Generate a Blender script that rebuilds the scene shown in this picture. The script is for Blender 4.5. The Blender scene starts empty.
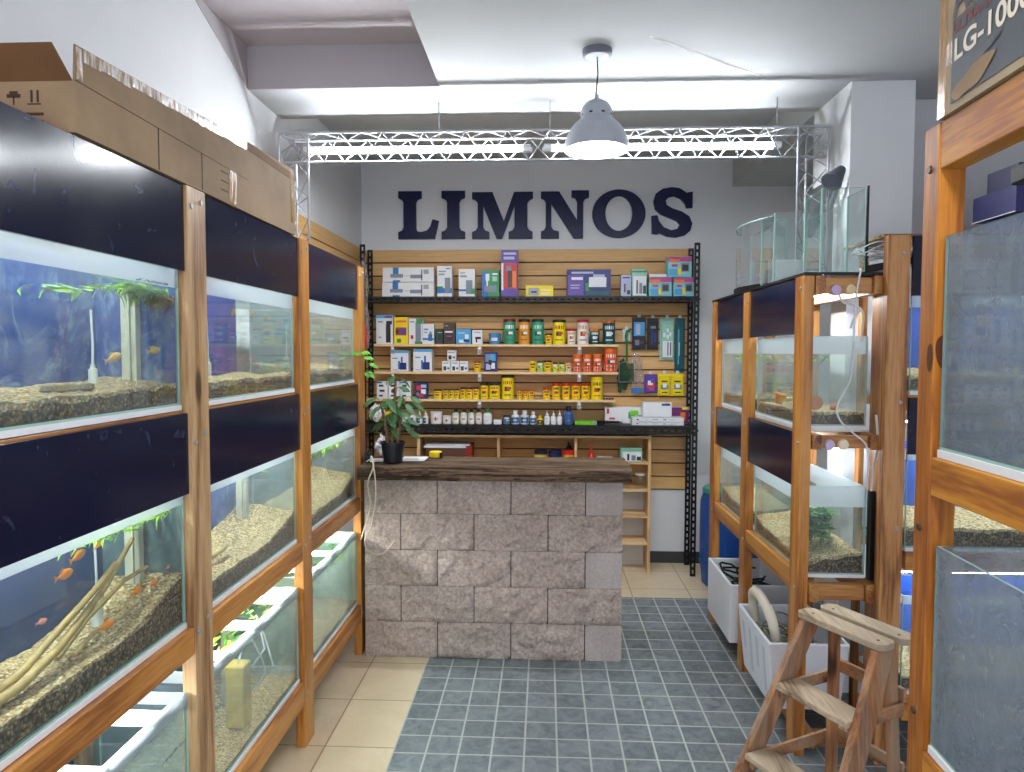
import bpy, bmesh, math, random
from mathutils import Vector, Matrix, noise
random.seed(7)
D = bpy.data; SC = bpy.context.scene; COL = SC.collection
PI = math.pi

# ------------------------------------------------------------------ materials
def lin(c):
    return tuple((x/12.92 if x <= .04045 else ((x+.055)/1.055)**2.4) for x in [v/255. for v in c])
class NT:
    def __init__(s, name):
        s.m = D.materials.new(name); s.m.use_nodes = True
        s.t = s.m.node_tree; s.t.nodes.clear()
        s.out = s.n('ShaderNodeOutputMaterial')
    def n(s, typ, **k):
        nd = s.t.nodes.new(typ)
        for a, v in k.items():
            if a.startswith('i_'):
                nm = a[2:]; nm = int(nm) if nm.isdigit() else nm.replace('_', ' ')
                nd.inputs[nm].default_value = v
            else: setattr(nd, a, v)
        return nd
    def l(s, a, b, ao=0, bi=0):
        s.t.links.new(a.outputs[ao], b.inputs[bi])
    def coord(s, scale=(1,1,1), kind='Object'):
        tc = s.n('ShaderNodeTexCoord'); mp = s.n('ShaderNodeMapping'); mp.inputs['Scale'].default_value = scale
        s.l(tc, mp, kind, 0); return mp
    def ramp(s, fac, stops, out=0):
        r = s.n('ShaderNodeValToRGB'); e = r.color_ramp.elements
        while len(e) < len(stops): e.new(.5)
        for i, (p, c) in enumerate(stops):
            e[i].position = p; e[i].color = (*c, 1) if len(c) == 3 else c
        s.l(fac, r, out, 0); return r
    def bsdf(s, rough=.5, spec=.5, metal=0, color=None):
        b = s.n('ShaderNodeBsdfPrincipled'); b.inputs['Roughness'].default_value = rough
        b.inputs['Specular IOR Level'].default_value = spec; b.inputs['Metallic'].default_value = metal
        if color: b.inputs['Base Color'].default_value = (*lin(color), 1)
        s.l(b, s.out); return b
    def bump(s, h, b, strength=.2, dist=.01, out=0):
        bp = s.n('ShaderNodeBump'); bp.inputs['Strength'].default_value = strength; bp.inputs['Distance'].default_value = dist
        s.l(h, bp, out, 'Height'); s.l(bp, b, 0, 'Normal'); return bp

_flat = {}
def flat(c, rough=.5, spec=.4, metal=0):
    k = (tuple(c), rough, spec, metal)
    if k not in _flat:
        n = NT('paint_%d_%d_%d' % tuple(c)); b = n.bsdf(rough, spec, metal, c)
        nz = n.n('ShaderNodeTexNoise', i_Scale=60.); mp = n.coord(); n.l(mp, nz)
        hs = n.n('ShaderNodeMix', data_type='RGBA', blend_type='MULTIPLY'); hs.inputs[0].default_value = .12
        hs.inputs[6].default_value = (*lin(c), 1); n.l(nz, hs, 1, 7); n.l(hs, b, 2, 'Base Color')
        _flat[k] = n.m
    return _flat[k]

def plaster(name, c, bump=.08):
    n = NT(name); b = n.bsdf(.75, .25, 0, c); mp = n.coord()
    nz = n.n('ShaderNodeTexNoise', i_Scale=2.5, i_Detail=6.); n.l(mp, nz)
    dk = tuple(v*.94 for v in lin(c)); r = n.ramp(nz, [(.3, dk), (.7, lin(c))]); n.l(r, b, 0, 'Base Color')
    n2 = n.n('ShaderNodeTexNoise', i_Scale=40., i_Detail=5.); n.l(mp, n2); n.bump(n2, b, bump, .01)
    return n.m

def wood(name, axis, light, mid, dark, rough=.4, ring=7., seed=0., weather=0., coat=0.):
    n = NT(name); b = n.bsdf(rough, .4)
    sc = [1, 1, 1]; sc['xyz'.index(axis)] = .07
    mp = n.coord(tuple(sc)); mp.inputs['Location'].default_value = (seed, seed*1.7, seed*.6)
    # knots: low frequency voronoi distorting the grain
    big = n.n('ShaderNodeTexNoise', i_Scale=5., i_Detail=2., i_Distortion=.4); n.l(mp, big)
    rg = n.n('ShaderNodeMath', operation='MULTIPLY'); rg.inputs[1].default_value = ring*6.283; n.l(big, rg)
    sn = n.n('ShaderNodeMath', operation='SINE'); n.l(rg, sn)
    fine = n.n('ShaderNodeTexNoise', i_Scale=110., i_Detail=4.); n.l(mp, fine)
    ad = n.n('ShaderNodeMath', operation='MULTIPLY_ADD'); ad.inputs[1].default_value = .22; n.l(sn, ad)
    n.l(fine, ad, 0, 2)
    r = n.ramp(ad, [(.2, lin(dark)), (.48, lin(mid)), (.78, lin(light))])
    # knots
    mk = n.coord(tuple(5.5 if i != 'xyz'.index(axis) else 1.9 for i in range(3)))
    mk.inputs['Location'].default_value = (seed*3+.3, seed+.2, seed*2)
    vo = n.n('ShaderNodeTexVoronoi', i_Scale=1., i_Randomness=1.); n.l(mk, vo)
    kr = n.ramp(vo, [(.07, (0, 0, 0)), (.13, (1, 1, 1))])
    mx = n.n('ShaderNodeMix', data_type='RGBA'); n.l(kr, mx, 0, 0); mx.inputs[6].default_value = (*[v*.35 for v in lin(dark)], 1); n.l(r, mx, 0, 7)
    last, lo = mx, 2
    if weather:
        wn = n.n('ShaderNodeTexNoise', i_Scale=14., i_Detail=5.); n.l(mp, wn)
        wr = n.ramp(wn, [(.4, (0, 0, 0)), (.62, (weather,)*3)])
        m2 = n.n('ShaderNodeMix', data_type='RGBA'); n.l(wr, m2, 0, 0); n.l(mx, m2, 2, 6); m2.inputs[7].default_value = (*lin((168, 152, 130)), 1)
        last = m2
    n.l(last, b, lo, 'Base Color'); n.bump(fine, b, .15, .002)
    if coat: b.inputs['Coat Weight'].default_value = coat; b.inputs['Coat Roughness'].default_value = .2
    return n.m

PINE = {a: wood('varnished_pine_'+a, a, (194, 136, 66), (176, 114, 46), (134, 78, 28), .38, 5., .4, coat=.2) for a in 'xyz'}
PINEB = {a: wood('pale_pine_'+a, a, (190, 158, 118), (168, 132, 92), (130, 92, 58), .5, 5., 2.2) for a in 'xyz'}
PINED = {a: wood('honey_pine_'+a, a, (186, 134, 76), (164, 108, 52), (122, 70, 32), .4, 4., 5.1, coat=.15) for a in 'xyz'}
OLD = {a: wood('worn_stool_wood_'+a, a, (176, 124, 84), (150, 100, 64), (106, 64, 40), .6, 5., 3.3, weather=.55) for a in 'xyz'}
OLDG = {a: wood('grey_worn_wood_'+a, a, (176, 156, 132), (146, 124, 102), (96, 74, 56), .7, 5., 8.3, weather=.9) for a in 'xyz'}
BIRCH = {a: wood('pale_birch_'+a, a, (226, 196, 150), (214, 180, 132), (190, 150, 102), .5, 3., 1.3) for a in 'xyz'}
M = {}
M['wall'] = plaster('white_wall_paint', (222, 224, 228))
M['wallgrey'] = plaster('grey_wall_paint', (196, 196, 200))
M['ceil'] = plaster('white_ceiling_paint', (184, 188, 191), .04)
M['white'] = flat((232, 234, 238), .5)
M['black'] = flat((7, 6, 13), .5)
M['steel'] = flat((158, 160, 166), .4, .5, .2)
M['lampgrey'] = flat((110, 118, 132), .5, .4)
M['letter'] = flat((24, 26, 66), .35, .25)
M['plastic_white'] = flat((222, 224, 228), .35)

def navy():
    n = NT('glossy_navy_board'); b = n.bsdf(.16, .28, 0, (16, 20, 44)); mp = n.coord()
    nz = n.n('ShaderNodeTexNoise', i_Scale=6., i_Detail=6.); n.l(mp, nz)
    r = n.ramp(nz, [(.45, (.15,)*3), (.75, (.2,)*3)]); n.l(r, b, 0, 'Roughness')
    sc = n.n('ShaderNodeTexNoise', i_Scale=9., i_Detail=8., i_Distortion=2.); n.l(mp, sc)
    r2 = n.ramp(sc, [(.64, lin((17, 20, 46))), (.80, lin((70, 78, 106)))]); n.l(r2, b, 0, 'Base Color')
    return n.m
M['navy'] = navy()

def slat_mat():
    n = NT('maple_slat_board'); b = n.bsdf(.45, .35); mp = n.coord((1.2, 1.2, 30))
    nz = n.n('ShaderNodeTexNoise', i_Scale=3., i_Detail=5.); n.l(mp, nz)
    r = n.ramp(nz, [(.3, lin((200, 154, 96))), (.7, lin((222, 180, 122)))]); n.l(r, b, 0, 'Base Color'); return n.m
M['slat'] = slat_mat()
M['groove'] = flat((70, 44, 22), .8)

def block_mat(name, a, c, holes=1):
    n = NT(name); b = n.bsdf(.9, .15); mp = n.coord()
    nz = n.n('ShaderNodeTexNoise', i_Scale=55., i_Detail=10., i_Roughness=.78); n.l(mp, nz)
    r = n.ramp(nz, [(.3, lin(a)), (.7, lin(c))])
    vo = n.n('ShaderNodeTexVoronoi', i_Scale=38.); n.l(mp, vo)
    vr = n.ramp(vo, [(.05, (.25, .22, .2)), (.12, (1, 1, 1))])
    big = n.n('ShaderNodeTexNoise', i_Scale=6.); n.l(mp, big); br = n.ramp(big, [(.35, (.82, .8, .78)), (.65, (1, 1, 1))])
    m1 = n.n('ShaderNodeMix', data_type='RGBA', blend_type='MULTIPLY'); m1.inputs[0].default_value = .8*holes; n.l(r, m1, 0, 6); n.l(vr, m1, 0, 7)
    m2 = n.n('ShaderNodeMix', data_type='RGBA', blend_type='MULTIPLY'); m2.inputs[0].default_value = .8; n.l(m1, m2, 2, 6); n.l(br, m2, 0, 7)
    n.l(m2, b, 2, 'Base Color'); n.bump(nz, b, .8, .01); return n.m
M['block'] = block_mat('split_concrete_block', (142, 126, 118), (222, 208, 200))
M['blockS'] = block_mat('smooth_concrete_block', (178, 168, 166), (206, 198, 196), .6)
M['mortar'] = flat((60, 52, 48), .9)

def slab_mat():
    n = NT('rough_dark_timber'); b = n.bsdf(.75, .3); mp = n.coord((.35, 7, 7))
    nz = n.n('ShaderNodeTexNoise', i_Scale=6., i_Detail=9., i_Roughness=.72, i_Distortion=.5); n.l(mp, nz)
    r = n.ramp(nz, [(.36, lin((24, 16, 12))), (.47, lin((66, 48, 36))), (.57, lin((124, 102, 80))), (.66, lin((46, 32, 24)))])
    n.l(r, b, 0, 'Base Color'); n.bump(nz, b, .8, .012); return n.m
M['slab'] = slab_mat()

def floor_mat(name, c1, c2, grout, tw, th, ox, oy, g, rough=.35, cloud=4.):
    n = NT(name); b = n.bsdf(rough, .4)
    tc = n.n('ShaderNodeTexCoord'); mp = n.n('ShaderNodeMapping'); mp.inputs['Location'].default_value = (ox, oy, 0); n.l(tc, mp, 'Object')
    br = n.n('ShaderNodeTexBrick'); br.offset = 0; br.squash = 1
    br.inputs['Scale'].default_value = 1; br.inputs['Mortar Size'].default_value = g; br.inputs['Mortar Smooth'].default_value = .1
    br.inputs['Brick Width'].default_value = tw; br.inputs['Row Height'].default_value = th; br.inputs['Bias'].default_value = 0
    n.l(mp, br)
    nz = n.n('ShaderNodeTexNoise', i_Scale=cloud, i_Detail=9., i_Roughness=.7, i_Distortion=1.); n.l(mp, nz)
    r = n.ramp(nz, [(.3, lin(c1)), (.7, lin(c2))])
    br.inputs['Color1'].default_value = (1, 1, 1, 1); br.inputs['Color2'].default_value = (.78, .8, .8, 1) if cloud > 6 else (.96,)*3+(1,)
    mt = n.n('ShaderNodeMix', data_type='RGBA', blend_type='MULTIPLY'); mt.inputs[0].default_value = 1; n.l(r, mt, 0, 6); n.l(br, mt, 0, 7)
    mx = n.n('ShaderNodeMix', data_type='RGBA'); n.l(br, mx, 1, 0); n.l(mt, mx, 2, 6); mx.inputs[7].default_value = (*lin(grout), 1)
    n.l(mx, b, 2, 'Base Color')
    inv = n.n('ShaderNodeMath', operation='SUBTRACT'); inv.inputs[0].default_value = 1; n.l(br, inv, 1, 1); n.bump(inv, b, .35, .003)
    return n.m
M['beige'] = floor_mat('beige_floor_tile', (206, 188, 156), (222, 206, 178), (150, 130, 100), .4, .4, 1.03+.4, -.10+.4, .003, .3, 3.)
M['grey'] = floor_mat('grey_slate_tile', (92, 102, 108), (144, 152, 156), (176, 182, 180), .137, .135, .63+.137*8, .135*30-3.64, .0045, .4, 14.)
M['skirt'] = flat((62, 64, 68), .4)

def card(name, a, c):
    n = NT(name); b = n.bsdf(.8, .2); mp = n.coord((1, 1, 1))
    nz = n.n('ShaderNodeTexNoise', i_Scale=7., i_Detail=7.); n.l(mp, nz)
    r = n.ramp(nz, [(.3, lin(a)), (.7, lin(c))]); n.l(r, b, 0, 'Base Color')
    wv = n.n('ShaderNodeTexWave', i_Scale=45., i_Distortion=.5); n.l(mp, wv); n.bump(wv, b, .06, .002); return n.m
M['card'] = card('corrugated_cardboard', (132, 112, 90), (158, 134, 106))
M['cardD'] = card('brown_cardboard_inside', (104, 74, 50), (124, 92, 64))
M['cardG'] = card('printed_cardboard', (150, 134, 112), (174, 158, 134))

def tape_mat():
    n = NT('clear_packing_tape'); mp = n.coord((6, 30, 6))
    nz = n.n('ShaderNodeTexNoise', i_Scale=3., i_Detail=5.); n.l(mp, nz)
    b = n.n('ShaderNodeBsdfPrincipled'); b.inputs['Roughness'].default_value = .18; b.inputs['Specular IOR Level'].default_value = 1.
    r = n.ramp(nz, [(.4, lin((150, 122, 94))), (.6, lin((214, 208, 204)))]); n.l(r, b, 0, 'Base Color')
    n.bump(nz, b, .8, .01); n.l(b, n.out); return n.m
M['tape'] = tape_mat()
def tape2():
    n = NT('glossy_brown_tape'); b = n.bsdf(.15, .8, 0, (150, 112, 62)); mp = n.coord((30, 30, 3))
    nz = n.n('ShaderNodeTexNoise', i_Scale=3., i_Detail=4.); n.l(mp, nz); n.bump(nz, b, .7, .01); return n.m
M['tapeB'] = tape2()

def emit(name, c, s):
    n = NT(name); e = n.n('ShaderNodeEmission'); e.inputs[0].default_value = (*c, 1); e.inputs[1].default_value = s; n.l(e, n.out); return n.m
M['tube'] = emit('truss_tube_glow', (.93, .97, 1.), 170)
M['bulb'] = emit('pendant_bulb_glow', (.93, .97, 1.), 30)
M['tanklight'] = emit('tank_strip_glow', (.97, 1., .96), 80)
M['tanklightR'] = emit('tank_strip_glow_cool', (.95, .99, 1.), 70)

def sheen(n, f0=.03, amp=.75, p=4.5):
    lw = n.n('ShaderNodeLayerWeight'); pw = n.n('ShaderNodeMath', operation='POWER'); pw.inputs[1].default_value = p; n.l(lw, pw, 1, 0)
    ma = n.n('ShaderNodeMath', operation='MULTIPLY_ADD'); ma.inputs[1].default_value = amp; ma.inputs[2].default_value = f0; n.l(pw, ma); return ma
def glass(name, tint=(.93, .97, .96), haze=.04, hazecol=(190, 200, 205), fog=None, algae=0., gl=1.):
    """thin pane: see-through with a fresnel sheen and a film of dust; fog = height of the waterline above which it is misted"""
    n = NT(name)
    tr = n.n('ShaderNodeBsdfTransparent'); tr.inputs[0].default_value = (*tint, 1)
    go = n.n('ShaderNodeBsdfGlossy'); go.inputs['Roughness'].default_value = .02; go.inputs[0].default_value = (gl, gl, gl, 1)
    fr = sheen(n); m1 = n.n('ShaderNodeMixShader'); n.l(fr, m1); n.l(tr, m1, 0, 1); n.l(go, m1, 0, 2)
    df = n.n('ShaderNodeBsdfDiffuse'); df.inputs[0].default_value = (*lin(hazecol), 1)
    tl = n.n('ShaderNodeBsdfTranslucent'); tl.inputs[0].default_value = (*lin(hazecol), 1)
    hd = n.n('ShaderNodeMixShader', i_0=.5); n.l(df, hd, 0, 1); n.l(tl, hd, 0, 2)
    mp = n.coord((1, 1, 1.)); nz = n.n('ShaderNodeTexNoise', i_Scale=9., i_Detail=8., i_Roughness=.75, i_Distortion=1.5); n.l(mp, nz)
    r = n.ramp(nz, [(.42, (haze,)*3), (.66, (haze+algae,)*3)])
    fac, fo = r, 0
    if fog is not None:
        tc = n.n('ShaderNodeTexCoord'); sp = n.n('ShaderNodeSeparateXYZ'); n.l(tc, sp, 'Object')
        gt = n.n('ShaderNodeMath', operation='GREATER_THAN'); n.l(sp, gt, 2); gt.inputs[1].default_value = fog
        mu = n.n('ShaderNodeMath', operation='MULTIPLY'); n.l(gt, mu); mu.inputs[1].default_value = .62
        mxm = n.n('ShaderNodeMath', operation='MAXIMUM'); n.l(mu, mxm, 0, 0); n.l(r, mxm, 0, 1); fac = mxm
    m2 = n.n('ShaderNodeMixShader'); n.l(fac, m2, fo, 0); n.l(m1, m2, 0, 1); n.l(hd, m2, 0, 2); n.l(m2, n.out)
    return n.m
M['edge'] = flat((158, 192, 184), .2, .6)
M['silicone'] = flat((196, 206, 206), .4)
M['glassclear'] = glass('clear_glass', (.95, .98, .97), .03)
M['film'] = glass('clear_plastic_film', (.96, .96, .96), .14, (230, 230, 235))
def water():
    n = NT('still_water'); tr = n.n('ShaderNodeBsdfTransparent'); tr.inputs[0].default_value = (.86, .95, .93, 1)
    go = n.n('ShaderNodeBsdfGlossy'); go.inputs['Roughness'].default_value = .05
    fr = sheen(n, .04, .8); mp = n.coord(); nz = n.n('ShaderNodeTexNoise', i_Scale=14.); n.l(mp, nz)
    bp = n.n('ShaderNodeBump'); bp.inputs['Strength'].default_value = .15; n.l(nz, bp, 0, 'Height'); n.l(bp, go, 0, 'Normal')
    m = n.n('ShaderNodeMixShader'); n.l(fr, m); n.l(tr, m, 0, 1); n.l(go, m, 0, 2); n.l(m, n.out); return n.m
M['water'] = water()
def backpaint(name, c, c2, sc=7., lo=.5, hi=.72):
    n = NT(name); b = n.bsdf(.5, .3); mp = n.coord((1, 1, .7))
    nz = n.n('ShaderNodeTexNoise', i_Scale=sc, i_Detail=9., i_Roughness=.78, i_Distortion=2.); n.l(mp, nz)
    r = n.ramp(nz, [(lo, lin(c)), (hi, lin(c2))]); n.l(r, b, 0, 'Base Color'); return n.m
M['backblue'] = backpaint('algae_flecked_blue_pane', (44, 70, 140), (150, 170, 186))
M['backviolet'] = backpaint('violet_blue_pane', (34, 34, 130), (84, 88, 170), 5., .5, .8)
M['backnavy'] = backpaint('dark_blue_pane', (34, 52, 96), (110, 128, 146), 7., .55, .8)
M['backteal'] = backpaint('blue_green_pane', (70, 96, 104), (130, 150, 144), 6.)
M['backpure'] = backpaint('plain_blue_pane', (22, 66, 160), (60, 98, 176), 4., .5, .9)
M['backgreen'] = backpaint('algae_green_pane', (146, 170, 150), (196, 210, 190), 6.)

def gravel(name, cs, scale=150.):
    n = NT(name); b = n.bsdf(.8, .25); mp = n.coord()
    vo = n.n('ShaderNodeTexVoronoi', i_Scale=scale); n.l(mp, vo)
    sep = n.n('ShaderNodeSeparateColor'); n.l(vo, sep, 1)
    r = n.ramp(sep, [(.0, lin(cs[0])), (.35, lin(cs[1])), (.7, lin(cs[2])), (.95, lin(cs[3]))])
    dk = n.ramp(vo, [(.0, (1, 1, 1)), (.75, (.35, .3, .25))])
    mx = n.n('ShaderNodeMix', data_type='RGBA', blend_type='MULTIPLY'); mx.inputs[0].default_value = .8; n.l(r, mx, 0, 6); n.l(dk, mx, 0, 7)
    n.l(mx, b, 2, 'Base Color')
    iv = n.n('ShaderNodeMath', operation='SUBTRACT'); iv.inputs[0].default_value = 1; n.l(vo, iv, 0, 1); n.bump(iv, b, .8, .004); return n.m
M['gravel'] = gravel('pale_gravel', [(250, 232, 192), (232, 206, 158), (206, 176, 128), (150, 124, 90)])
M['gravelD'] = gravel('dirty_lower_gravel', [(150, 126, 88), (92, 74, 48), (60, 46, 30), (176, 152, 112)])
def leafm(name, a, c):
    n = NT(name); b = n.bsdf(.45, .4); mp = n.coord(); nz = n.n('ShaderNodeTexNoise', i_Scale=30.); n.l(mp, nz)
    r = n.ramp(nz, [(.3, lin(a)), (.7, lin(c))]); n.l(r, b, 0, 'Base Color'); return n.m
M['lime'] = leafm('lime_water_weed', (120, 176, 20), (176, 216, 60))
M['weedbrown'] = leafm('brown_weed_roots', (140, 116, 60), (176, 152, 90))
M['green'] = leafm('green_water_plant', (40, 104, 36), (80, 150, 56))
M['leaf'] = leafm('dark_houseplant_leaf', (38, 74, 40), (66, 112, 60))
M['leafB'] = leafm('bright_vine_leaf', (50, 120, 30), (110, 170, 60))
M['bark'] = leafm('plant_bark', (90, 64, 46), (130, 100, 74))
M['stick'] = leafm('driftwood_stick', (150, 122, 70), (190, 162, 104))

# ------------------------------------------------------------------ mesh builder
class MB:
    def __init__(s): s.v = []; s.f = []; s.mi = []; s.ms = []; s.sm = []
    def mat(s, m):
        if m not in s.ms: s.ms.append(m)
        return s.ms.index(m)
    def add(s, vs, fs, m, smooth=False):
        o = len(s.v); s.v += [Vector(v) for v in vs]; i = s.mat(m)
        for f in fs: s.f.append([o+k for k in f]); s.mi.append(i); s.sm.append(smooth)
    def box(s, a, b, m, fr=None):
        (x0, y0, z0), (x1, y1, z1) = a, b
        vs = [(x0, y0, z0), (x1, y0, z0), (x1, y1, z0), (x0, y1, z0), (x0, y0, z1), (x1, y0, z1), (x1, y1, z1), (x0, y1, z1)]
        if fr: vs = [fr(*v) for v in vs]
        s.add(vs, [(0, 3, 2, 1), (4, 5, 6, 7), (0, 1, 5, 4), (1, 2, 6, 5), (2, 3, 7, 6), (3, 0, 4, 7)], m)
        return s
    def beam(s, p, q, w, h, m, up=(0, 0, 1)):
        p, q = Vector(p), Vector(q); d = (q-p).normalized(); up = Vector(up)
        if abs(d.dot(up)) > .97: up = Vector((1, 0, 0))
        r = d.cross(up).normalized(); u = r.cross(d)
        vs = [c + r*w/2*i + u*h/2*j for c in (p, q) for i, j in ((-1, -1), (1, -1), (1, 1), (-1, 1))]
        s.add(vs, [(0, 1, 2, 3), (7, 6, 5, 4), (0, 4, 5, 1), (1, 5, 6, 2), (2, 6, 7, 3), (3, 7, 4, 0)], m); return s
    def tube(s, pts, r, m, n=8, cap=True):
        pts = [Vector(p) for p in pts]; rs = r if isinstance(r, (list, tuple)) else [r]*len(pts)
        rings = []; prev = None
        for i, p in enumerate(pts):
            d = (pts[min(i+1, len(pts)-1)] - pts[max(i-1, 0)]).normalized()
            if prev is None:
                a = Vector((0, 0, 1)) if abs(d.z) < .9 else Vector((1, 0, 0)); x = d.cross(a).normalized()
            else:
                x = (prev - d*prev.dot(d))
                x = x.normalized() if x.length > 1e-6 else d.orthogonal().normalized()
            prev = x; y = d.cross(x)
            rings.append([p + (x*math.cos(2*PI*k/n) + y*math.sin(2*PI*k/n))*rs[i] for k in range(n)])
        vs = [v for rg in rings for v in rg]; fs = []
        for i in range(len(pts)-1):
            for k in range(n): fs.append((i*n+k, i*n+(k+1) % n, (i+1)*n+(k+1) % n, (i+1)*n+k))
        s.add(vs, fs, m, True)
        if cap: s.add(rings[0], [tuple(range(n-1, -1, -1))], m); s.add(rings[-1], [tuple(range(n))], m)
        return s
    def lathe(s, c, prof, m, n=24, zone=None, sx=1, sy=1):
        """prof: (r, z[, material]) upwards"""
        c = Vector(c)
        for i in range(len(prof)-1):
            r0, z0 = prof[i][:2]; r1, z1 = prof[i+1][:2]; mm = prof[i][2] if len(prof[i]) > 2 else m
            for k in range(n):
                a, b = 2*PI*k/n, 2*PI*(k+1)/n
                q = [(c.x+sx*r0*math.cos(a), c.y+sy*r0*math.sin(a), c.z+z0), (c.x+sx*r0*math.cos(b), c.y+sy*r0*math.sin(b), c.z+z0),
                     (c.x+sx*r1*math.cos(b), c.y+sy*r1*math.sin(b), c.z+z1), (c.x+sx*r1*math.cos(a), c.y+sy*r1*math.sin(a), c.z+z1)]
                m3 = mm
                if zone: m3 = zone(i, k) or mm
                if r0 < 1e-6: s.add([q[0], q[2], q[3]], [(0, 1, 2)], m3, True)
                elif r1 < 1e-6: s.add(q[:3], [(0, 1, 2)], m3, True)
                else: s.add(q, [(0, 1, 2, 3)], m3, True)
        return s
    def leaf(s, p, d, up, L, W, m, bend=.25, n=4):
        p, d, up = Vector(p), Vector(d).normalized(), Vector(up); r = d.cross(up)
        if r.length < 1e-4: r = d.orthogonal()
        r.normalize(); u = r.cross(d); vs = []
        for i in range(n+1):
            t = i/n; c = p + d*L*t - u*bend*L*t*t; w = W*math.sin(PI*min(1, t*.93+.05))**.8*.5
            vs += [c - r*w + u*w*.25, c, c + r*w + u*w*.25]
        fs = []
        for i in range(n):
            for k in (0, 1): fs.append((i*3+k, i*3+k+1, i*3+3+k+1, i*3+3+k))
        s.add(vs, fs, m, True); return s
    def build(s, name, parent=None, bev=0, weld=False):
        if parent is not None: o0 = Vector(parent['_o'])
        else:
            xs = [v.x for v in s.v]; ys = [v.y for v in s.v]; zs = [v.z for v in s.v]
            o0 = Vector(((min(xs)+max(xs))/2, (min(ys)+max(ys))/2, min(zs)))
        me = D.meshes.new(name); me.from_pydata([v-o0 for v in s.v], [], s.f)
        for m in s.ms: me.materials.append(m)
        me.polygons.foreach_set('material_index', s.mi); me.polygons.foreach_set('use_smooth', s.sm); me.update()
        if weld:
            bm = bmesh.new(); bm.from_mesh(me); bmesh.ops.remove_doubles(bm, verts=bm.verts, dist=1e-5)
            bmesh.ops.recalc_face_normals(bm, faces=bm.faces); bm.to_mesh(me); bm.free()
        o = D.objects.new(name, me); COL.objects.link(o); o['_o'] = tuple(o0)
        if parent is not None: o.parent = parent
        else: o.location = o0
        if bev:
            md = o.modifiers.new('bevel', 'BEVEL'); md.width = bev; md.segments = 2; md.limit_method = 'ANGLE'
        return o
# '_o' holds each object's world origin while building, removed at the end
def thing(name, label, cat, loc, group=None):
    o = D.objects.new(name, None); COL.objects.link(o); o.location = loc; o['_o'] = tuple(loc); o.empty_display_size = .05
    return tag(o, label, cat, group)
def tag(o, label, cat, group=None, kind=None):
    o['label'] = label; o['category'] = cat
    if group: o['group'] = group
    if kind: o['kind'] = kind
    return o
def struct(o): o['kind'] = 'structure'; return o
def sub(parent, mb, name, **k):     # sub-part / part sharing its ancestor's origin frame
    o = mb.build(name, None, **k); w = Vector(o['_o']); pl = Vector(parent['_o']); o.parent = parent; o.location = w - pl; return o
def frame(ox, oy, U, V): return lambda u, v, z: (ox+U[0]*u+V[0]*v, oy+U[1]*u+V[1]*v, z)

# ------------------------------------------------------------------ the room
WX, BY = -1.46, 5.55
struct(MB().box((WX-.1, -2.6, -.05), (-.63, 5.7, 0), M['beige']).build('floor'))
struct(MB().box((-.63, -2.6, -.05), (3.1, 4.735, 0), M['grey']).build('floor'))
struct(MB().box((-.63, 4.735, -.05), (3.1, 5.7, 0), M['beige']).build('floor'))
w = MB()
HC, LC = 3.16, 2.95
w.box((WX-.16, -2.6, 0), (WX, 5.65, HC), M['wall'])
struct(w.build('wall_left'))
struct(MB().box((WX-.16, BY, 0), (3.1, BY+.1, HC), M['wall']).build('wall_back'))
struct(MB().box((2.4, 3.8, 0), (2.5, BY, HC), M['wall']).build('wall_right'))
struct(MB().box((1.735, 3.7, 0), (3.1, 3.8, LC), M['wallgrey']).build('wall_partition'))
struct(MB().box((3.0, -2.6, 0), (3.1, 3.7, LC), M['wall']).build('wall_right'))
struct(MB().box((-.515, -2.6, LC), (3.1, 3.86, HC), M['ceil']).box((WX, 3.43, LC), (-.515, 3.86, HC), M['ceil'])
       .box((1.44, 3.86, LC), (2.4, BY, HC), M['ceil']).box((WX-.16, -2.6, HC), (3.1, BY+.1, HC+.1), M['ceil']).build('ceiling'))
# shade of the ceiling recess and its slanted wall edge, coloured in mauve grey
M['mauve'] = plaster('mauve_grey_recess_shade', (180, 174, 178))
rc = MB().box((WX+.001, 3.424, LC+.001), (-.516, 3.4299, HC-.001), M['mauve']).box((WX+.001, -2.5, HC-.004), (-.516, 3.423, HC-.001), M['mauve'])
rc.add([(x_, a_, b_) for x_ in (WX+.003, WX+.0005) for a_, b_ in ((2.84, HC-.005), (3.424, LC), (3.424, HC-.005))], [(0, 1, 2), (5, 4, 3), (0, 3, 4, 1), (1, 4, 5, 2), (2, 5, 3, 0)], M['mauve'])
struct(rc.build('ceiling_recess_shade'))
pl = MB().box((1.44, 3.44, 0), (1.735, 3.62, LC), M['wall']).box((1.44, 3.62, 2.55), (1.735, 3.9, LC), M['wall'])
struct(pl.build('pillar'))
struct(MB().box((.42, BY-.012, 0), (2.4, BY, .09), M['skirt']).build('baseboard_back'))
# grazed plaster scar on the ceiling
sc = MB()
for i in range(26):
    t = i/26; x = .42+t*.55; y = 2.92+t*.42
    sc.add([(x, y, LC-.0012), (x+.035, y+.022, LC-.0012), (x+.033, y+.03+.01*random.random(), LC-.0012), (x-.004, y+.01, LC-.0012)], [(3, 2, 1, 0)], flat((238, 240, 240), .6))
struct(sc.build('ceiling_scar'))

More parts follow.
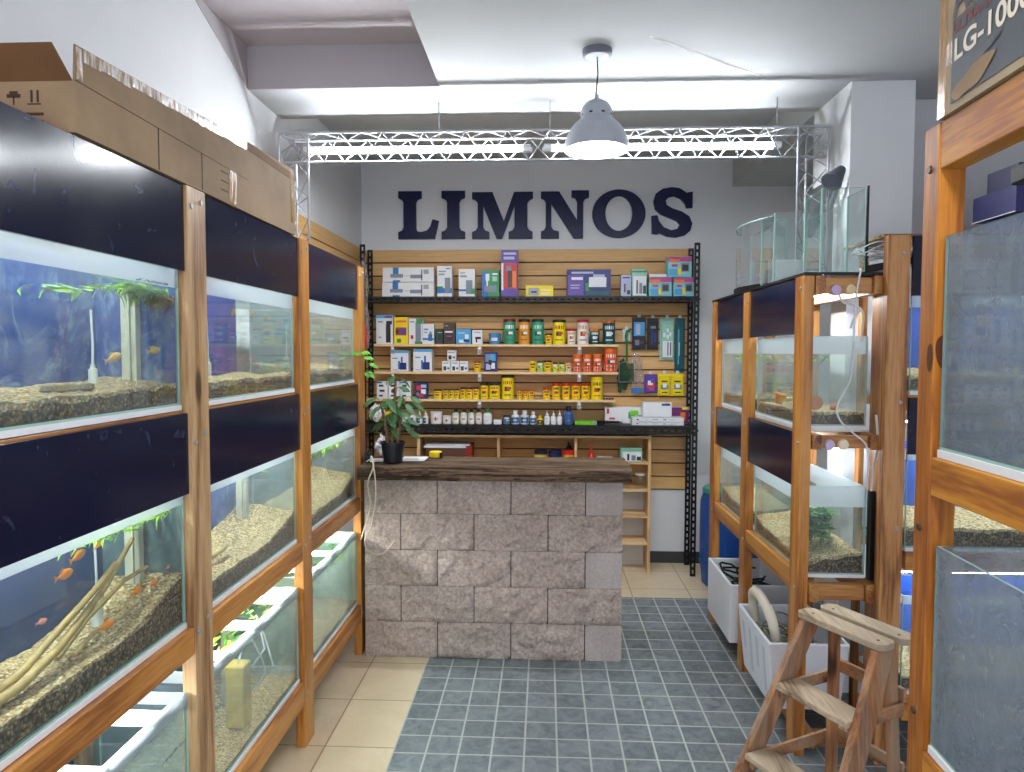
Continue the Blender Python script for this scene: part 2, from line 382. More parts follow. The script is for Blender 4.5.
# ------------------------------------------------------------------ pendant lamp
px, py = .215, 3.05
L = thing('pendant_lamp', 'grey dome pendant lamp hanging on a thin cord from the ceiling', 'lamp', (px, py, 2.53))
MB().lathe((px, py, LC-.028), [(0, 0), (.05, 0), (.062, .006), (.064, .028), (0, .028)], M['lampgrey']).build('ceiling_rose', L)
MB().tube([(px, py, LC-.02), (px+.004, py, 2.85), (px-.004, py, 2.76)], .003, M['black'], 6).build('cord', L)
sh = [(.140, 2.530), (.139, 2.545), (.135, 2.565), (.127, 2.590), (.114, 2.616), (.097, 2.637), (.080, 2.652), (.071, 2.660), (.066, 2.666), (.067, 2.690), (.062, 2.710), (.048, 2.729), (.026, 2.741), (.010, 2.744), (.009, 2.765), (0, 2.767)]
inner = [(.135, 2.531), (.120, 2.578), (.082, 2.634), (.062, 2.664), (.05, 2.70), (0, 2.71)]
m = MB().lathe((px, py, 0), sh, flat((176, 182, 194), .35, .5), 40); m.lathe((px, py, 0), [(.140, 2.530), (.135, 2.531)], M['white'], 40)
m.lathe((px, py, 0), inner, M['white'], 40)
shade = m.build('lamp_shade', L)
MB().lathe((px, py, 0), [(0, 2.520), (.04, 2.524), (.072, 2.536), (.085, 2.556), (.078, 2.585), (.05, 2.62), (.025, 2.65), (.02, 2.705)], M['bulb'], 24).build('bulb', L)
vt = MB()
for k in range(8):
    a = k*PI/4+.35; vt.beam((px+.0655*math.cos(a), py+.0655*math.sin(a), 2.676), (px+.0668*math.cos(a), py+.0668*math.sin(a), 2.676), .014, .007, M['black'])
vt.build('vent_slots', shade)

# ------------------------------------------------------------------ lighting truss
T = thing('lighting_truss', 'light grey lattice steel truss spanning over the counter with two upright ends', 'truss', (0, 3.64, 1.98))
def lattice(p0, p1, cs, nseg, r=.0065):
    """three chords between p0 and p1 at the offsets cs, with zigzag lacing on each side"""
    p0, p1 = Vector(p0), Vector(p1); mb = MB(); cs = [Vector(c) for c in cs]
    for c in cs: mb.tube([p0+c, p1+c], r, M['steel'], 8)
    for f in range(3):
        c0, c1 = cs[f], cs[(f+1) % 3]
        for k in range(nseg):
            t0, t1, t2 = k/nseg, (k+.5)/nseg, (k+1)/nseg
            A = lambda c, t: p0+(p1-p0)*t+c
            mb.tube([A(c0, t0), A(c1, t1)], r*.5, M['steel'], 6, False); mb.tube([A(c1, t1), A(c0, t2)], r*.5, M['steel'], 6, False)
    return mb
lattice((-1.36, 3.56, 2.65), (1.40, 3.56, 2.65), ((0, 0, .13), (0, .14, .13), (0, .07, 0)), 13).build('crossbeam', T)
lattice((-1.36, 3.56, 2.145), (-1.36, 3.56, 2.78), ((0, 0, 0), (.145, .02, 0), (.04, .14, 0)), 3).build('upright', T)
lattice((1.24, 3.56, 2.0), (1.24, 3.56, 2.78), ((0, 0, 0), (.15, .01, 0), (.09, .14, 0)), 4).build('upright', T)
for x in (-.55, .02, 1.16): MB().tube([(x, 3.64, 2.77), (x, 3.64, LC)], .003, M['steel'], 6).build('hanging_rod', T)
for x0, x1, lb in ((-1.235, -.10, 'long white fluorescent tube glowing inside the truss, left of the pendant lamp'), (.01, 1.16, 'long white fluorescent tube glowing inside the truss, right of the pendant lamp')):
    f = thing('fluorescent_tube_light', lb, 'light', ((x0+x1)/2, 3.64, 2.70), 'tube lights in the truss')
    tb = MB(); gl_ = [math.radians(140+260*k/16) for k in range(17)]; tp_ = [math.radians(40+100*k/6) for k in range(7)]
    for an, mt_ in ((gl_, M['tube']), (tp_, M['white'])):
        for k in range(len(an)-1):
            P_ = lambda x, a: (x, 3.64+.016*math.cos(a), 2.715+.016*math.sin(a))
            tb.add([P_(x0+.02, an[k]), P_(x0+.02, an[k+1]), P_(x1-.02, an[k+1]), P_(x1-.02, an[k])], [(0, 1, 2, 3)], mt_, True)
    tb.build('tube', f, weld=True)
    MB().box((x0-.03, 3.664, 2.703), (x1+.03, 3.69, 2.727), M['white']).build('batten', f, .002)
    for xx in (x0-.02, x1-.02):
        MB().tube([(xx, 3.64, 2.715), (xx+.04, 3.64, 2.715)], .019, M['white'], 12).build('end_cap', f)

# ------------------------------------------------------------------ sign letters
SX, SZ = 5.53/700/3.357, 5.53/700/3.357
def lt(p): return ((-1.166+(p[0]-10)/3.357*.007814)*.9955, 1.67+(2.937-(p[1]-33)/3.357*.00777-1.67)*.9955)
Lp = {
 'letter_l': [(10,33),(90,33),(90,56),(76,62),(71,72),(71,160),(76,169),(88,171),(108,166),(120,152),(127,128),(149,134),(135,195),(10,195),(10,171),(22,166),(28,156),(28,72),(22,62),(10,56)],
 'letter_i': [(158,33),(238,33),(238,56),(225,62),(219,72),(219,156),(225,166),(238,171),(238,195),(158,195),(158,171),(171,166),(177,156),(177,72),(171,62),(158,56)],
 'letter_m': [(262,38),(331,38),(370,136),(404,38),(468,38),(468,60),(456,66),(449,76),(449,156),(456,167),(467,172),(467,196),(386,196),(386,172),(400,167),(406,156),(406,84),(364,196),(345,196),(300,86),(300,156),(307,167),(321,172),(321,196),(262,196),(262,172),(275,167),(281,156),(281,76),(275,66),(262,60)],
 'letter_n': [(495,38),(556,38),(616,134),(616,74),(610,62),(597,58),(597,35),(656,35),(656,58),(643,63),(637,74),(637,196),(606,196),(530,80),(530,156),(537,167),(556,172),(556,196),(495,196),(495,172),(506,167),(511,156),(511,76),(506,66),(495,60)],
 'letter_s': [(1000,42),(1000,96),(980,98),(974,82),(960,66),(938,57),(920,61),(911,72),(915,86),(935,98),(965,108),(990,124),(1000,148),(994,172),(975,188),(945,195),(915,191),(893,180),(884,184),(867,182),(864,122),(884,120),(890,140),(906,160),(930,170),(950,166),(958,152),(948,140),(925,130),(895,118),(876,100),(870,74),(878,48),(900,32),(930,27),(955,30),(972,40),(980,46)],
}
def extrude_poly(pts, y0, y1, m):
    n = len(pts); mb = MB(); f = [(x, y0, z) for x, z in pts]; b = [(x, y1, z) for x, z in pts]
    ar = sum(pts[i][0]*pts[(i+1) % n][1]-pts[(i+1) % n][0]*pts[i][1] for i in range(n))
    fr = list(range(n)) if ar > 0 else list(range(n-1, -1, -1))
    mb.add(f+b, [tuple(fr), tuple(n+i for i in reversed(fr))]+[(i, n+i, n+(i+1) % n, (i+1) % n) for i in range(n)], m); return mb
for nm, pts in Lp.items():
    o = extrude_poly([lt(p) for p in pts], BY-.025, BY-.001, M['letter']).build(nm, weld=True)
    ch = nm[-1].upper()
    tag(o, 'dark navy slab serif letter %s of the wall sign' % ch, 'letter', 'letters of the wall sign')
mo = MB(); n = 48; ring = []
for k in range(n):
    a = 2*PI*k/n; c, s_ = math.cos(a), math.sin(a)
    ring.append((lt((756+89*c, 114-81*s_)), lt((756+45*c, 113-58*s_))))
for k in range(n):
    (ox, oz), (ix, iz) = ring[k]; (ox2, oz2), (ix2, iz2) = ring[(k+1) % n]; y0, y1 = BY-.025, BY-.001
    mo.add([(ox, y0, oz), (ox2, y0, oz2), (ix2, y0, iz2), (ix, y0, iz)], [(3, 2, 1, 0)], M['letter'])
    mo.add([(ox, y0, oz), (ox2, y0, oz2), (ox2, y1, oz2), (ox, y1, oz)], [(0, 1, 2, 3)], M['letter'])
    mo.add([(ix, y0, iz), (ix2, y0, iz2), (ix2, y1, iz2), (ix, y1, iz)], [(3, 2, 1, 0)], M['letter'])
tag(mo.build('letter_o', weld=True), 'dark navy slab serif letter O of the wall sign', 'letter', 'letters of the wall sign')

# ------------------------------------------------------------------ slatwall
def slats(axis, a0, a1, wallpos, zt, zb, label):
    p = 0.105; mb = MB(); gm = MB()
    z = zt
    while z-p > zb-.02:
        if axis == 'x': mb.box((a0, wallpos-.018, z-p+.009), (a1, wallpos-.006, z-.002), M['slat'])
        else: mb.box((wallpos+.006, a0, z-p+.006), (wallpos+.018, a1, z-.002), M['slat'])
        z -= p
    if axis == 'x': gm.box((a0, wallpos-.006, z), (a1, wallpos-.001, zt), M['groove'])
    else: gm.box((wallpos+.001, a0, z), (wallpos+.006, a1, zt), M['groove'])
    t = thing('slatwall_panel', label, 'wall panel', ((a0+a1)/2, wallpos, z) if axis == 'x' else (wallpos, (a0+a1)/2, z))
    mb.build('slats', t); gm.build('groove_backing', t)
slats('x', -1.43, 1.125, BY, 2.475, .57, 'maple coloured slatwall panel on the back wall behind the shelves')
slats('y', 3.95, 5.50, WX, 2.478, 1.0, 'maple coloured slatwall panel on the side wall above the fish racks')

# ------------------------------------------------------------------ slotted steel rack
R = thing('steel_shelving_rack', 'black slotted steel shelving frame with two long shelves against the slatwall', 'shelving rack', (0, 5.38, 0))
def slotted(p, w, zt, face, ax):
    """slotted flange: p start corner, ax 'x' flange spreads along x, 'y' along y"""
    mb = MB(); x, y, z0 = p; t = .0025; pitch = .05; s0, s1 = w*.36, w*.64
    def bx(a0, a1, z0, z1):
        if ax == 'x': mb.box((x+a0, y, z0), (x+a1, y+t, z1), M['black'])
        else: mb.box((x, y+a0, z0), (x+t, y+a1, z1), M['black'])
    bx(0, s0, z0, zt); bx(s1, w, z0, zt); z = z0
    while z < zt: bx(s0, s1, z, min(z+.022, zt)); z += pitch
    return mb
for (x, y) in ((-1.385, 5.205), (1.085, 5.205), (-1.40, 5.49), (1.098, 5.49)):
    mb = slotted((x, y, 0), .042, 2.47, 0, 'x'); q = slotted((x+(.0395 if x > 0 else 0), y, 0), .038, 2.47, 0, 'y')
    mb.add(q.v, q.f, M['black']); mb.build('post', R)
for zt, h in ((2.082, .042), (1.125, .062)):
    mb = MB().box((-1.385, 5.208, zt-.004), (1.125, 5.525, zt), M['black'])
    x = -1.34; z0, z1 = zt-h, zt-.004; zc = (z0+z1)/2
    mb.box((-1.385, 5.202, zc+.006), (1.125, 5.2045, z1+.004), M['black']).box((-1.385, 5.202, z0), (1.125, 5.2045, zc-.006), M['black'])
    while x < 1.12: mb.box((x, 5.202, zc-.006), (x+.026, 5.2045, zc+.006), M['black']); x += .051
    mb.box((-1.385, 5.2045, z0), (1.125, 5.23, z0+.002), M['black'])
    mb.build('shelf', R)
# pale wooden shelves on the slatwall
for zt, x0, x1, lb in ((1.729, -1.31, .553, 'upper pale wood shelf carrying the food cans'), (1.519, -1.31, .553, 'middle pale wood shelf carrying the orange jars'), (1.308, -1.38, .533, 'lowest pale wood shelf carrying the yellow cans')):
    s = thing('wall_shelf', lb, 'shelf', (0, 5.4, zt-.02), 'pale wood shelves')
    MB().box((x0, 5.325, zt-.018), (x1, 5.53, zt), BIRCH['x']).build('board', s, .001)
    for bx_ in (-1.17, -.50, .26):
        mb = MB().box((bx_-.016, 5.335, zt-.075), (bx_+.016, 5.338, zt-.0185), M['film']).box((bx_-.009, 5.33, zt-.04), (bx_+.009, 5.336, zt-.0185), M['white'])
        mb.build('bracket', s)

# ------------------------------------------------------------------ low birch cubby unit
C = thing('cubby_shelf_unit', 'pale birch open shelf unit standing behind the counter', 'shelf unit', (-.08, 5.4, 0))
B = BIRCH
MB().box((-.95, 5.26, 1.022), (.775, 5.50, 1.042), B['x']).build('top', C, .001)
MB().box((.775, 5.26, 0), (.797, 5.50, 1.048), B['z']).build('side_panel', C, .001)
MB().box((-.97, 5.26, 0), (-.95, 5.50, 1.048), B['z']).build('side_panel', C, .001)
for x in (-.36, .225): MB().box((x, 5.265, .845), (x+.02, 5.50, 1.022), B['z']).build('divider', C, .001)
for z in (.828, .62, .42, .215): MB().box((-.95, 5.265, z), (.775, 5.50, z+.018), B['x']).build('shelf', C, .001)
MB().box((.45, 5.48, .0), (.775, 5.498, .60), M['wall']).build('back_panel', C)

# ------------------------------------------------------------------ counter
K = thing('service_counter', 'counter of split concrete blocks under a thick rough dark timber top', 'counter', (-.28, 3.82, 0))
CY, RH = 3.722, .1985
def blockrow(x0, x1, r, smooth):
    mb = MB(); g = .0025; z0, z1 = r*RH+g*.5, (r+1)*RH-g*.5; x0 += g; x1 -= g
    nx = max(4, int((x1-x0)/.011)); nz = 18; sd = random.random()*50; m = M['blockS'] if smooth else M['block']
    amp = .001 if smooth else .026; vs = []; tx, tz = random.uniform(-.006, .006), random.uniform(-.005, .005)
    for j in range(nz+1):
        for i in range(nx+1):
            u, v = i/nx, j/nz; x = x0+(x1-x0)*u; z = z0+(z1-z0)*v
            e = min(1, min(u*(x1-x0), (1-u)*(x1-x0), v*(z1-z0), (1-v)*(z1-z0))/.018)
            h = noise.fractal(Vector((x*13+sd, z*13, sd)), .9, 2.1, 5)*amp + noise.noise(Vector((x*75, z*75, sd)))*amp*.35
            vs.append((x, CY-(0 if smooth else .006)*e-(h+(0 if smooth else tx*(u-.5)+tz*(v-.5)))*e+.006, z))
    W = nx+1
    mb.add(vs, [(j*W+i, j*W+i+1, (j+1)*W+i+1, (j+1)*W+i) for j in range(nz) for i in range(nx)], m, True)
    mb.box((x0, CY+.006, z0), (x1, CY+.196, z1), m)
    return mb
for r in range(5):
    xr = .42; edges = [xr]; 
    if (4-r) % 2 == 0: edges.append(xr-.2)
    while edges[-1] > -.97: edges.append(max(-.98, edges[-1]-.4))
    row = MB()
    for i in range(len(edges)-1):
        b = blockrow(edges[i+1], edges[i], r, (4-r) % 2 == 0 and i == 0)
        for m_, in zip(b.ms): row.mat(m_)
        o = len(row.v); row.v += b.v; row.f += [[o+k for k in f] for f in b.f]; row.mi += [row.mat(b.ms[k]) for k in b.mi]; row.sm += b.sm
    row.box((-.975, CY+.012, r*RH), (.415, CY+.19, (r+1)*RH), M['mortar'])
    row.build('block_course', K)
# timber top
mb = MB(); nx, ny = 120, 26; X0, X1, Y0, Y1, Z0, Z1 = -.985, .452, 3.615, 3.995, .995, 1.068; top = []
def ez(x): return noise.fractal(Vector((x*5, 3, 1)), 1, 2, 4)*.006
for j in range(ny+1):
    for i in range(nx+1):
        u, v = i/nx, j/ny; x = X0+(X1-X0)*u; y = Y0+(Y1-Y0)*v
        if j == 0: y += noise.fractal(Vector((x*9, 1, 5)), 1, 2, 4)*.008
        if i == nx: x += noise.fractal(Vector((y*16, 8, 5)), 1, 2, 3)*.008
        ed = .006 if j in (0,) else 0
        top.append((x, y, Z1-ed+noise.fractal(Vector((x*2.2, y*38, 2)), 1, 2, 4)*.0035 + noise.noise(Vector((x*2, y*7, 9)))*.004))
W = nx+1
mb.add(top, [(j*W+i, j*W+i+1, (j+1)*W+i+1, (j+1)*W+i) for j in range(ny) for i in range(nx)], M['slab'], True)
fv = []; nk = 7
for k in range(nk+1):
    for i in range(nx+1):
        x, y, z = top[i]; t = k/nk
        fv.append((x, y-.007*math.sin(PI*t)+noise.fractal(Vector((x*3, t*6, 4)), 1, 2, 4)*.007*math.sin(PI*t), z+(Z0+ez(x)*.6-z)*t))
mb.add(fv, [((k+1)*W+i, (k+1)*W+i+1, k*W+i+1, k*W+i) for k in range(nk) for i in range(nx)], M['slab'], True)
rv = [top[j*W+nx] for j in range(ny+1)]
mb.add([p for p in rv]+[(p[0], p[1], Z0) for p in rv], [(i, ny+1+i, ny+2+i, i+1) for i in range(ny)], M['slab'])
mb.box((X0+.004, Y0+.012, Z0-.001), (X1-.006, Y1, Z1-.012), M['slab'])
mb.build('timber_top', K)
def spline(P, n):
    out = []; P = [Vector(p) for p in P]; Q_ = [P[0]]+P+[P[-1]]
    for i in range(1, len(Q_)-2):
        for k in range(n):
            t = k/n; a, b, c, d = Q_[i-1:i+3]; out.append(.5*((2*b)+(c-a)*t+(2*a-5*b+4*c-d)*t*t+(3*b-a-3*c+d)*t**3))
    out.append(P[-1]); return out

# ------------------------------------------------------------------ racks and aquariums
def place(fr, u, v, z): return fr(u, v, z)
def bolt(fr, u, v, z, m=None):
    """small round bolt head standing proud of the front face (v<face)"""
    a = fr(u, v+.004, z); b = fr(u, v-.004, z); return MB().tube([a, b], [.008, .007], M['steel'], 10)
def gravel_mesh(fr, u0, u1, v0, v1, z0, zf, zb, ze0, ze1, seed, step=.011):
    """bed: height zf at the front, zb at the back, plus ze0/ze1 extra towards the two ends; the band against the glass is darker"""
    nu = max(6, int((u1-u0)/step)); nv = max(5, int((v1-v0)/step)); mb = MB(); hs = []
    for j in range(nv+1):
        for i in range(nu+1):
            s, t = i/nu, j/nv; u = u0+(u1-u0)*s; v = v0+(v1-v0)*t
            e = ze0*max(0, 1-s*2.5)**1.5 + ze1*max(0, s*2.5-1.5)**1.5
            h = zf+(zb-zf)*t+e+noise.noise(Vector((u*9, v*9, seed)))*.010+noise.noise(Vector((u*160, v*160, seed)))*.0045
            hs.append(fr(u, v, h))
    W = nu+1
    mb.add(hs, [(j*W+i, j*W+i+1, (j+1)*W+i+1, (j+1)*W+i) for j in range(nv) for i in range(nu)], M['gravel'])
    loop = [i for i in range(W)] + [j*W+nu for j in range(1, nv+1)] + [nv*W+i for i in range(nu-1, -1, -1)] + [j*W for j in range(nv-1, 0, -1)]
    n = len(loop); mid = []
    T = [hs[k] for k in loop]; Bt = [(p[0], p[1], z0) for p in T]
    mid = [(p[0], p[1], max(z0+.004, p[2]-.012-.012*noise.noise(Vector((p[0]*20, p[1]*20, seed))))) for p in T]
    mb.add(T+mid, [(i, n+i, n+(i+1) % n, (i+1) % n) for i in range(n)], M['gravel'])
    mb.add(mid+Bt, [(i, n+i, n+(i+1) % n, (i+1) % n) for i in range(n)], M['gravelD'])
    return mb
def pane(fr, a, b, m, thin):
    """glass pane box; thin axis ('u','v','z') big faces take the glass, the rim takes the green edge"""
    (u0, v0, z0), (u1, v1, z1) = a, b; mb = MB()
    vs = [fr(*p) for p in [(u0, v0, z0), (u1, v0, z0), (u1, v1, z0), (u0, v1, z0), (u0, v0, z1), (u1, v0, z1), (u1, v1, z1), (u0, v1, z1)]]
    fc = {'z': [(0, 3, 2, 1), (4, 5, 6, 7)], 'v': [(0, 1, 5, 4), (2, 3, 7, 6)], 'u': [(1, 2, 6, 5), (3, 0, 4, 7)]}
    for k in 'uvz': mb.add(vs, fc[k], m if k == thin else M['edge'])
    return mb
_fog = {}
def fogglass(h, haze, algae, tint=(.93, .97, .96)):
    k = (round(h, 3), haze, algae)
    if k not in _fog: _fog[k] = glass('tank_glass', tint, haze, (196, 206, 212), h, algae)
    return _fog[k]
def aquarium(fr, u0, u1, v0, v1, z0, z1, water, label, back, group=None, gr=None, haze=.05, algae=.1, foam=.012, braces=False, ends=None, seed=1., kind='aquarium', cat='aquarium', clear_back=False):
    c = fr((u0+u1)/2, (v0+v1)/2, z0-foam); t = thing(kind, label, cat, c, group); g = .006
    gm = fogglass(water-(z0-foam), haze, algae) if water else glass('dusty_tank_glass', (.86, .9, .9), haze, (176, 186, 198), None, algae)
    if foam: 
        mb = MB().box((u0-.0, v0-.004, z0-foam), (u1, v1, z0), M['white'], fr); mb.build('foam_mat', t)
    pane(fr, (u0, v0, z0), (u1, v1, z0+g), gm, 'z').build('bottom_pane', t)
    pane(fr, (u0, v0, z0+g), (u1, v0+g, z1), gm, 'v').build('front_pane', t)
    bm_ = gm if clear_back else back
    pane(fr, (u0, v1-g, z0+g), (u1, v1, z1), bm_, 'v').build('back_pane', t)
    e0, e1 = (ends or (gm, gm))
    pane(fr, (u0, v0+g, z0+g), (u0+g, v1-g, z1), e0 or gm, 'u').build('side_pane', t)
    pane(fr, (u1-g, v0+g, z0+g), (u1, v1-g, z1), e1 or gm, 'u').build('side_pane', t)
    if water:
        w = MB(); w.add([fr(u0+g+.001, v0+g+.001, water), fr(u1-g-.001, v0+g+.001, water), fr(u1-g-.001, v1-g-.001, water), fr(u0+g+.001, v1-g-.001, water)], [(0, 1, 2, 3)], M['water'])
        w.build('water_surface', t)
    if gr:
        gm_ = gravel_mesh(fr, u0+g+.001, u1-g-.001, v0+g+.001, v1-g-.001, z0+g+.001, *gr, seed).build('gravel_bed', t); gm_['kind'] = 'stuff'
    if braces:
        n = braces
        for i in range(n):
            uc = u0+(u1-u0)*(i+.5)/n
            MB().box((uc-.035, v0+g, z1-.012), (uc+.035, v1-g, z1-.004), M['silicone'], fr).build('cross_brace', t)
        MB().box((u0+g, v0+g, z1-.022), (u1-g, v0+.034, z1-.015), M['silicone'], fr).build('rim_strip', t)
        MB().box((u0+g, v1-.034, z1-.022), (u1-g, v1-g, z1-.015), M['silicone'], fr).build('rim_strip', t)
    return t
def strands(pts_fn, n, L, r, m, seed=0, name='floating_weed', label='', cat='water plant', droop=.4, spread=1., group=None):
    """a raft of thin ribbon strands lying at the waterline"""
    rnd = random.Random(seed); mb = MB()
    for i in range(n):
        p = Vector(pts_fn(rnd)); a = rnd.uniform(-.5, .5)+(PI if rnd.random() < .3 else 0)
        d = Vector((math.sin(a)*.35*spread, math.cos(a), -droop*rnd.random()*.6)).normalized()
        l = L*rnd.uniform(.5, 1.1)
        mb.leaf(p, d, (math.cos(a)*.6, .1, .8), l, r*rnd.uniform(.7, 1.3), m if not isinstance(m, list) else rnd.choice(m), rnd.uniform(-.1, .5), 4)
    x0, x1, y0, y1 = pts_fn.b; lo = .002 if x1 < 0 else 0
    for v in mb.v: v.x = min(max(v.x, x0-.004), x1-lo); v.y = min(max(v.y, y0-.06), y1+.004)
    return tag(mb.build(name), label, cat, group)
def fish(p, d, L, c, label, group=None, fin=None):
    p = Vector(p); d = Vector(d).normalized(); up = Vector((0, 0, 1)); s = d.cross(up).normalized(); u = s.cross(d)
    t = thing('fish', label, 'fish', p, group); mb = MB(); prof = [(0, .02), (.08, .11), (.22, .19), (.42, .22), (.62, .15), (.78, .07), (.84, .05)]
    n = 12; vs = []
    for a, r in prof:
        for k in range(n): q = 2*PI*k/n; vs.append(p+d*(.5-a)*L+u*math.sin(q)*r*L+s*math.cos(q)*r*L*.42)
    mb.add(vs, [(i*n+k, i*n+(k+1) % n, (i+1)*n+(k+1) % n, (i+1)*n+k) for i in range(len(prof)-1) for k in range(n)], c, True)
    mb.add([vs[k] for k in range(n)], [tuple(range(n))], c, True)
    mb.build('body', t)
    tl = MB(); b = p-d*.33*L
    tl.add([b+u*.04*L+s*.006*L, b-d*.2*L+u*.16*L, b-d*.15*L, b-d*.2*L-u*.16*L, b-u*.04*L+s*.006*L, b+s*.012*L], [(0, 1, 2, 5), (5, 2, 3, 4)], fin or c); tl.build('tail_fin', t)
    df = MB(); df.add([p+d*.2*L+u*.17*L, p+u*.3*L, p-d*.2*L+u*.24*L, p-d*.2*L+u*.1*L], [(0, 1, 2, 3)], fin or c); df.build('dorsal_fin', t)
    ey = MB()
    for sg in (1, -1): ey.lathe(p+d*.34*L+u*.04*L+s*sg*.055*L, [(0, -.018*L), (.018*L, 0), (0, .018*L)], M['black'], 8)
    ey.build('eyes', t); return t
def tube_light(fr, u0, u1, v, z, parent, m):
    mb = MB().box((u0, v-.012, z-.006), (u1, v+.012, z), m, fr).box((u0-.01, v-.018, z), (u1+.01, v+.018, z+.018), M['white'], fr)
    return mb.build('light_strip', parent)

# ---------- left rack : front plane x=-1.0, u = world y, v = distance towards the wall
fl = lambda u, v, z: (-1.0-v, u, z)
RL = thing('aquarium_rack', 'long three tier pine fish tank rack with navy boards along the left wall', 'rack', (-1.2, 2.5, 0))
posts = [1.03, 1.93, 2.832, 3.736]; PW = .108
for i, u in enumerate(posts):
    MB().box((u, 0, 0), (u+PW, .042, 2.135 if i != 3 else 2.13), PINEB['z'] if i == 1 else PINE['z'], fl).build('post', RL, .003)
    MB().box((u, .385, 0), (u+PW, .427, 2.10), PINED['z'], fl).build('post', RL, .003)
    for z in (2.08, 1.41, .86, .23):
        for du in (.022, .078): bolt(fl, u+du, 0, z+(.02 if du > .05 else 0)).build('bolt', RL)
bays = [(posts[i]+PW, posts[i+1]) for i in range(3)]
for b, (a, c) in enumerate(bays):
    MB().box((a+.001, .009, 1.895), (c-.001, .022, 2.132), M['navy'], fl).build('front_board', RL, .001)
    MB().box((a+.001, .009, 1.266), (c-.001, .022, 1.496), M['navy'], fl).build('front_board', RL, .001)
    for z0, z1 in ((.800, .878), (.184, .284), (1.44, 1.503)):
        MB().box((a+.0005, .002 if z1 < 1.4 else .023, z0), (c-.0005, .040, z1), PINE['y'], fl).build('rail', RL, .003)
        MB().box((a+.0005, .387, z0), (c-.0005, .425, z1), PINE['y'], fl).build('rail', RL, .002)
    MB().box((a+.002, .03, 2.118), (c-.002, .42, 2.132), PINEB['y'], fl).build('top_board', RL)
    for z in (1.496, .871, .277): MB().box((a+.002, .041, z-.015), (c-.002, .386, z+.006), M['white'], fl).build('shelf_board', RL)
    for z, L in ((2.10, 1), (1.425, 1), (.785, 1)): tube_light(fl, a+.05, c-.05, .14, z-.03, RL, M['tanklight'])
F1 = 1.503
bks = [M['backblue'], M['backviolet'], M['backteal']]
where = ['nearest the camera', 'in the middle bay', 'in the far bay by the counter']
D1 = .265
aquarium(fl, bays[0][0]+.006, bays[0][1]-.012, .024, D1, F1+.016, 1.925, 1.846, 'upper row aquarium in the bay before the pale post, two tan fish inside', bks[0], gr=(1.572, 1.584, 0, .012), algae=.16, foam=.014, ends=(None, M['backblue']), seed=1.3)
aquarium(fl, bays[1][0]+.008, bays[1][1]-.024, .024, D1, F1+.016, 1.925, 1.842, 'upper row aquarium in the middle bay with violet blue back', bks[1], gr=(1.575, 1.58, 0, .004), foam=.014, haze=.06, seed=4.1)
aquarium(fl, bays[2][0]+.008, bays[2][1]-.03, .024, D1, F1+.016, 1.925, 1.842, 'upper row aquarium in the last bay before the counter', bks[2], gr=(1.582, 1.61, .01, .0), foam=.014, haze=.12, seed=6.7)
F2 = .878
aquarium(fl, bays[0][0]+.006, bays[0][1]-.008, .024, D1, F2+.016, 1.285, 1.238, 'middle row aquarium with orange fish and long driftwood sticks', M['backnavy'], gr=(.958, .945, 0, .085), foam=.014, haze=.03, algae=.03, seed=9., ends=(None, M['backteal']))
aquarium(fl, bays[1][0]+.008, bays[1][1]-.02, .024, D1, F2+.016, 1.285, 1.238, 'middle row aquarium in the middle bay with blue scratched back', M['backblue'], gr=(.958, .99, 0, .06), foam=.014, haze=.05, algae=.12, seed=11.)
aquarium(fl, bays[2][0]+.008, bays[2][1]-.02, .024, D1, F2+.016, 1.285, 1.22, 'middle row aquarium in the last bay with green weed at its surface', M['backteal'], gr=(.95, .99, 0, .06), foam=.014, haze=.06, algae=.06, seed=13.)
F3 = .284
for i in range(3):
    aquarium(fl, bays[i][0]+.006, bays[i][1]-.008, .024, .37, F3+.016, .69, .655, ['bottom row open aquarium in the bay before the pale post', 'bottom row open aquarium with a yellow sponge block', 'bottom row open aquarium with greenish water beside the counter'][i],
             [M['backnavy'], M['backnavy'], M['backgreen']][i], gr=(.318, .325, 0, 0) if i else None, foam=.014, haze=[.06, .08, .2][i], algae=.1, braces=3, seed=20.+i, ends=[None, None, (M['backgreen'], M['backgreen'])][i])
# divider tubes standing in the corners of the tanks, sponge filters, driftwood
for (u, v, z0, z1, lb) in ((1.885, .145, 1.585, 1.84, 'tall cream corner pipe in the upper tank with the tan fish'), (1.885, .15, 1.02, 1.235, 'tall cream corner pipe in the tank with the orange fish'),
                           (2.70, .20, .99, 1.23, 'tall cream pipe in the middle row tank of the middle bay'), (2.55, .2, .33, .67, 'tall white double pipe in the bottom tank with the sponge block')):
    mb = MB(); x, y, _ = fl(u, v, 0)
    mb.box((x-.018, y-.014, z0), (x+.006, y+.012, z1), flat((206, 204, 184), .4)); mb.box((x+.008, y-.010, z0), (x+.022, y+.014, z1-.004), flat((196, 194, 176), .4)); 
    tag(mb.build('corner_pipe', bev=.002), lb, 'pipe', 'corner pipes in the tanks')
def sponge(x, y, z, h, r, lb, c=(222, 226, 222)):
    t = thing('sponge_filter', lb, 'filter', (x, y, z), 'small air filters')
    MB().lathe((x, y, z), [(0, 0), (r, .002), (r, h*.75), (r*.6, h*.8), (r*.5, h), (0, h)], flat(c, .6), 14).build('foam_body', t)
    MB().tube([(x, y, z+h), (x, y+.002, z+h+.05), (x-.004, y+.004, z+h+.14)], .003, M['plastic_white'], 6).build('air_pipe', t); return t
sponge(-1.17, 1.76, 1.582, .055, .011, 'small white air filter tube in the upper tank with the tan fish')
sponge(-1.17, 2.38, 1.585, .06, .011, 'small white air filter tube in the upper tank with the violet back')
sponge(-1.17, 3.12, 1.60, .06, .012, 'small white air filter tube in the upper tank of the last bay')
sponge(-1.15, 1.72, .96, .08, .014, 'small pale air filter tube in the tank with the orange fish')
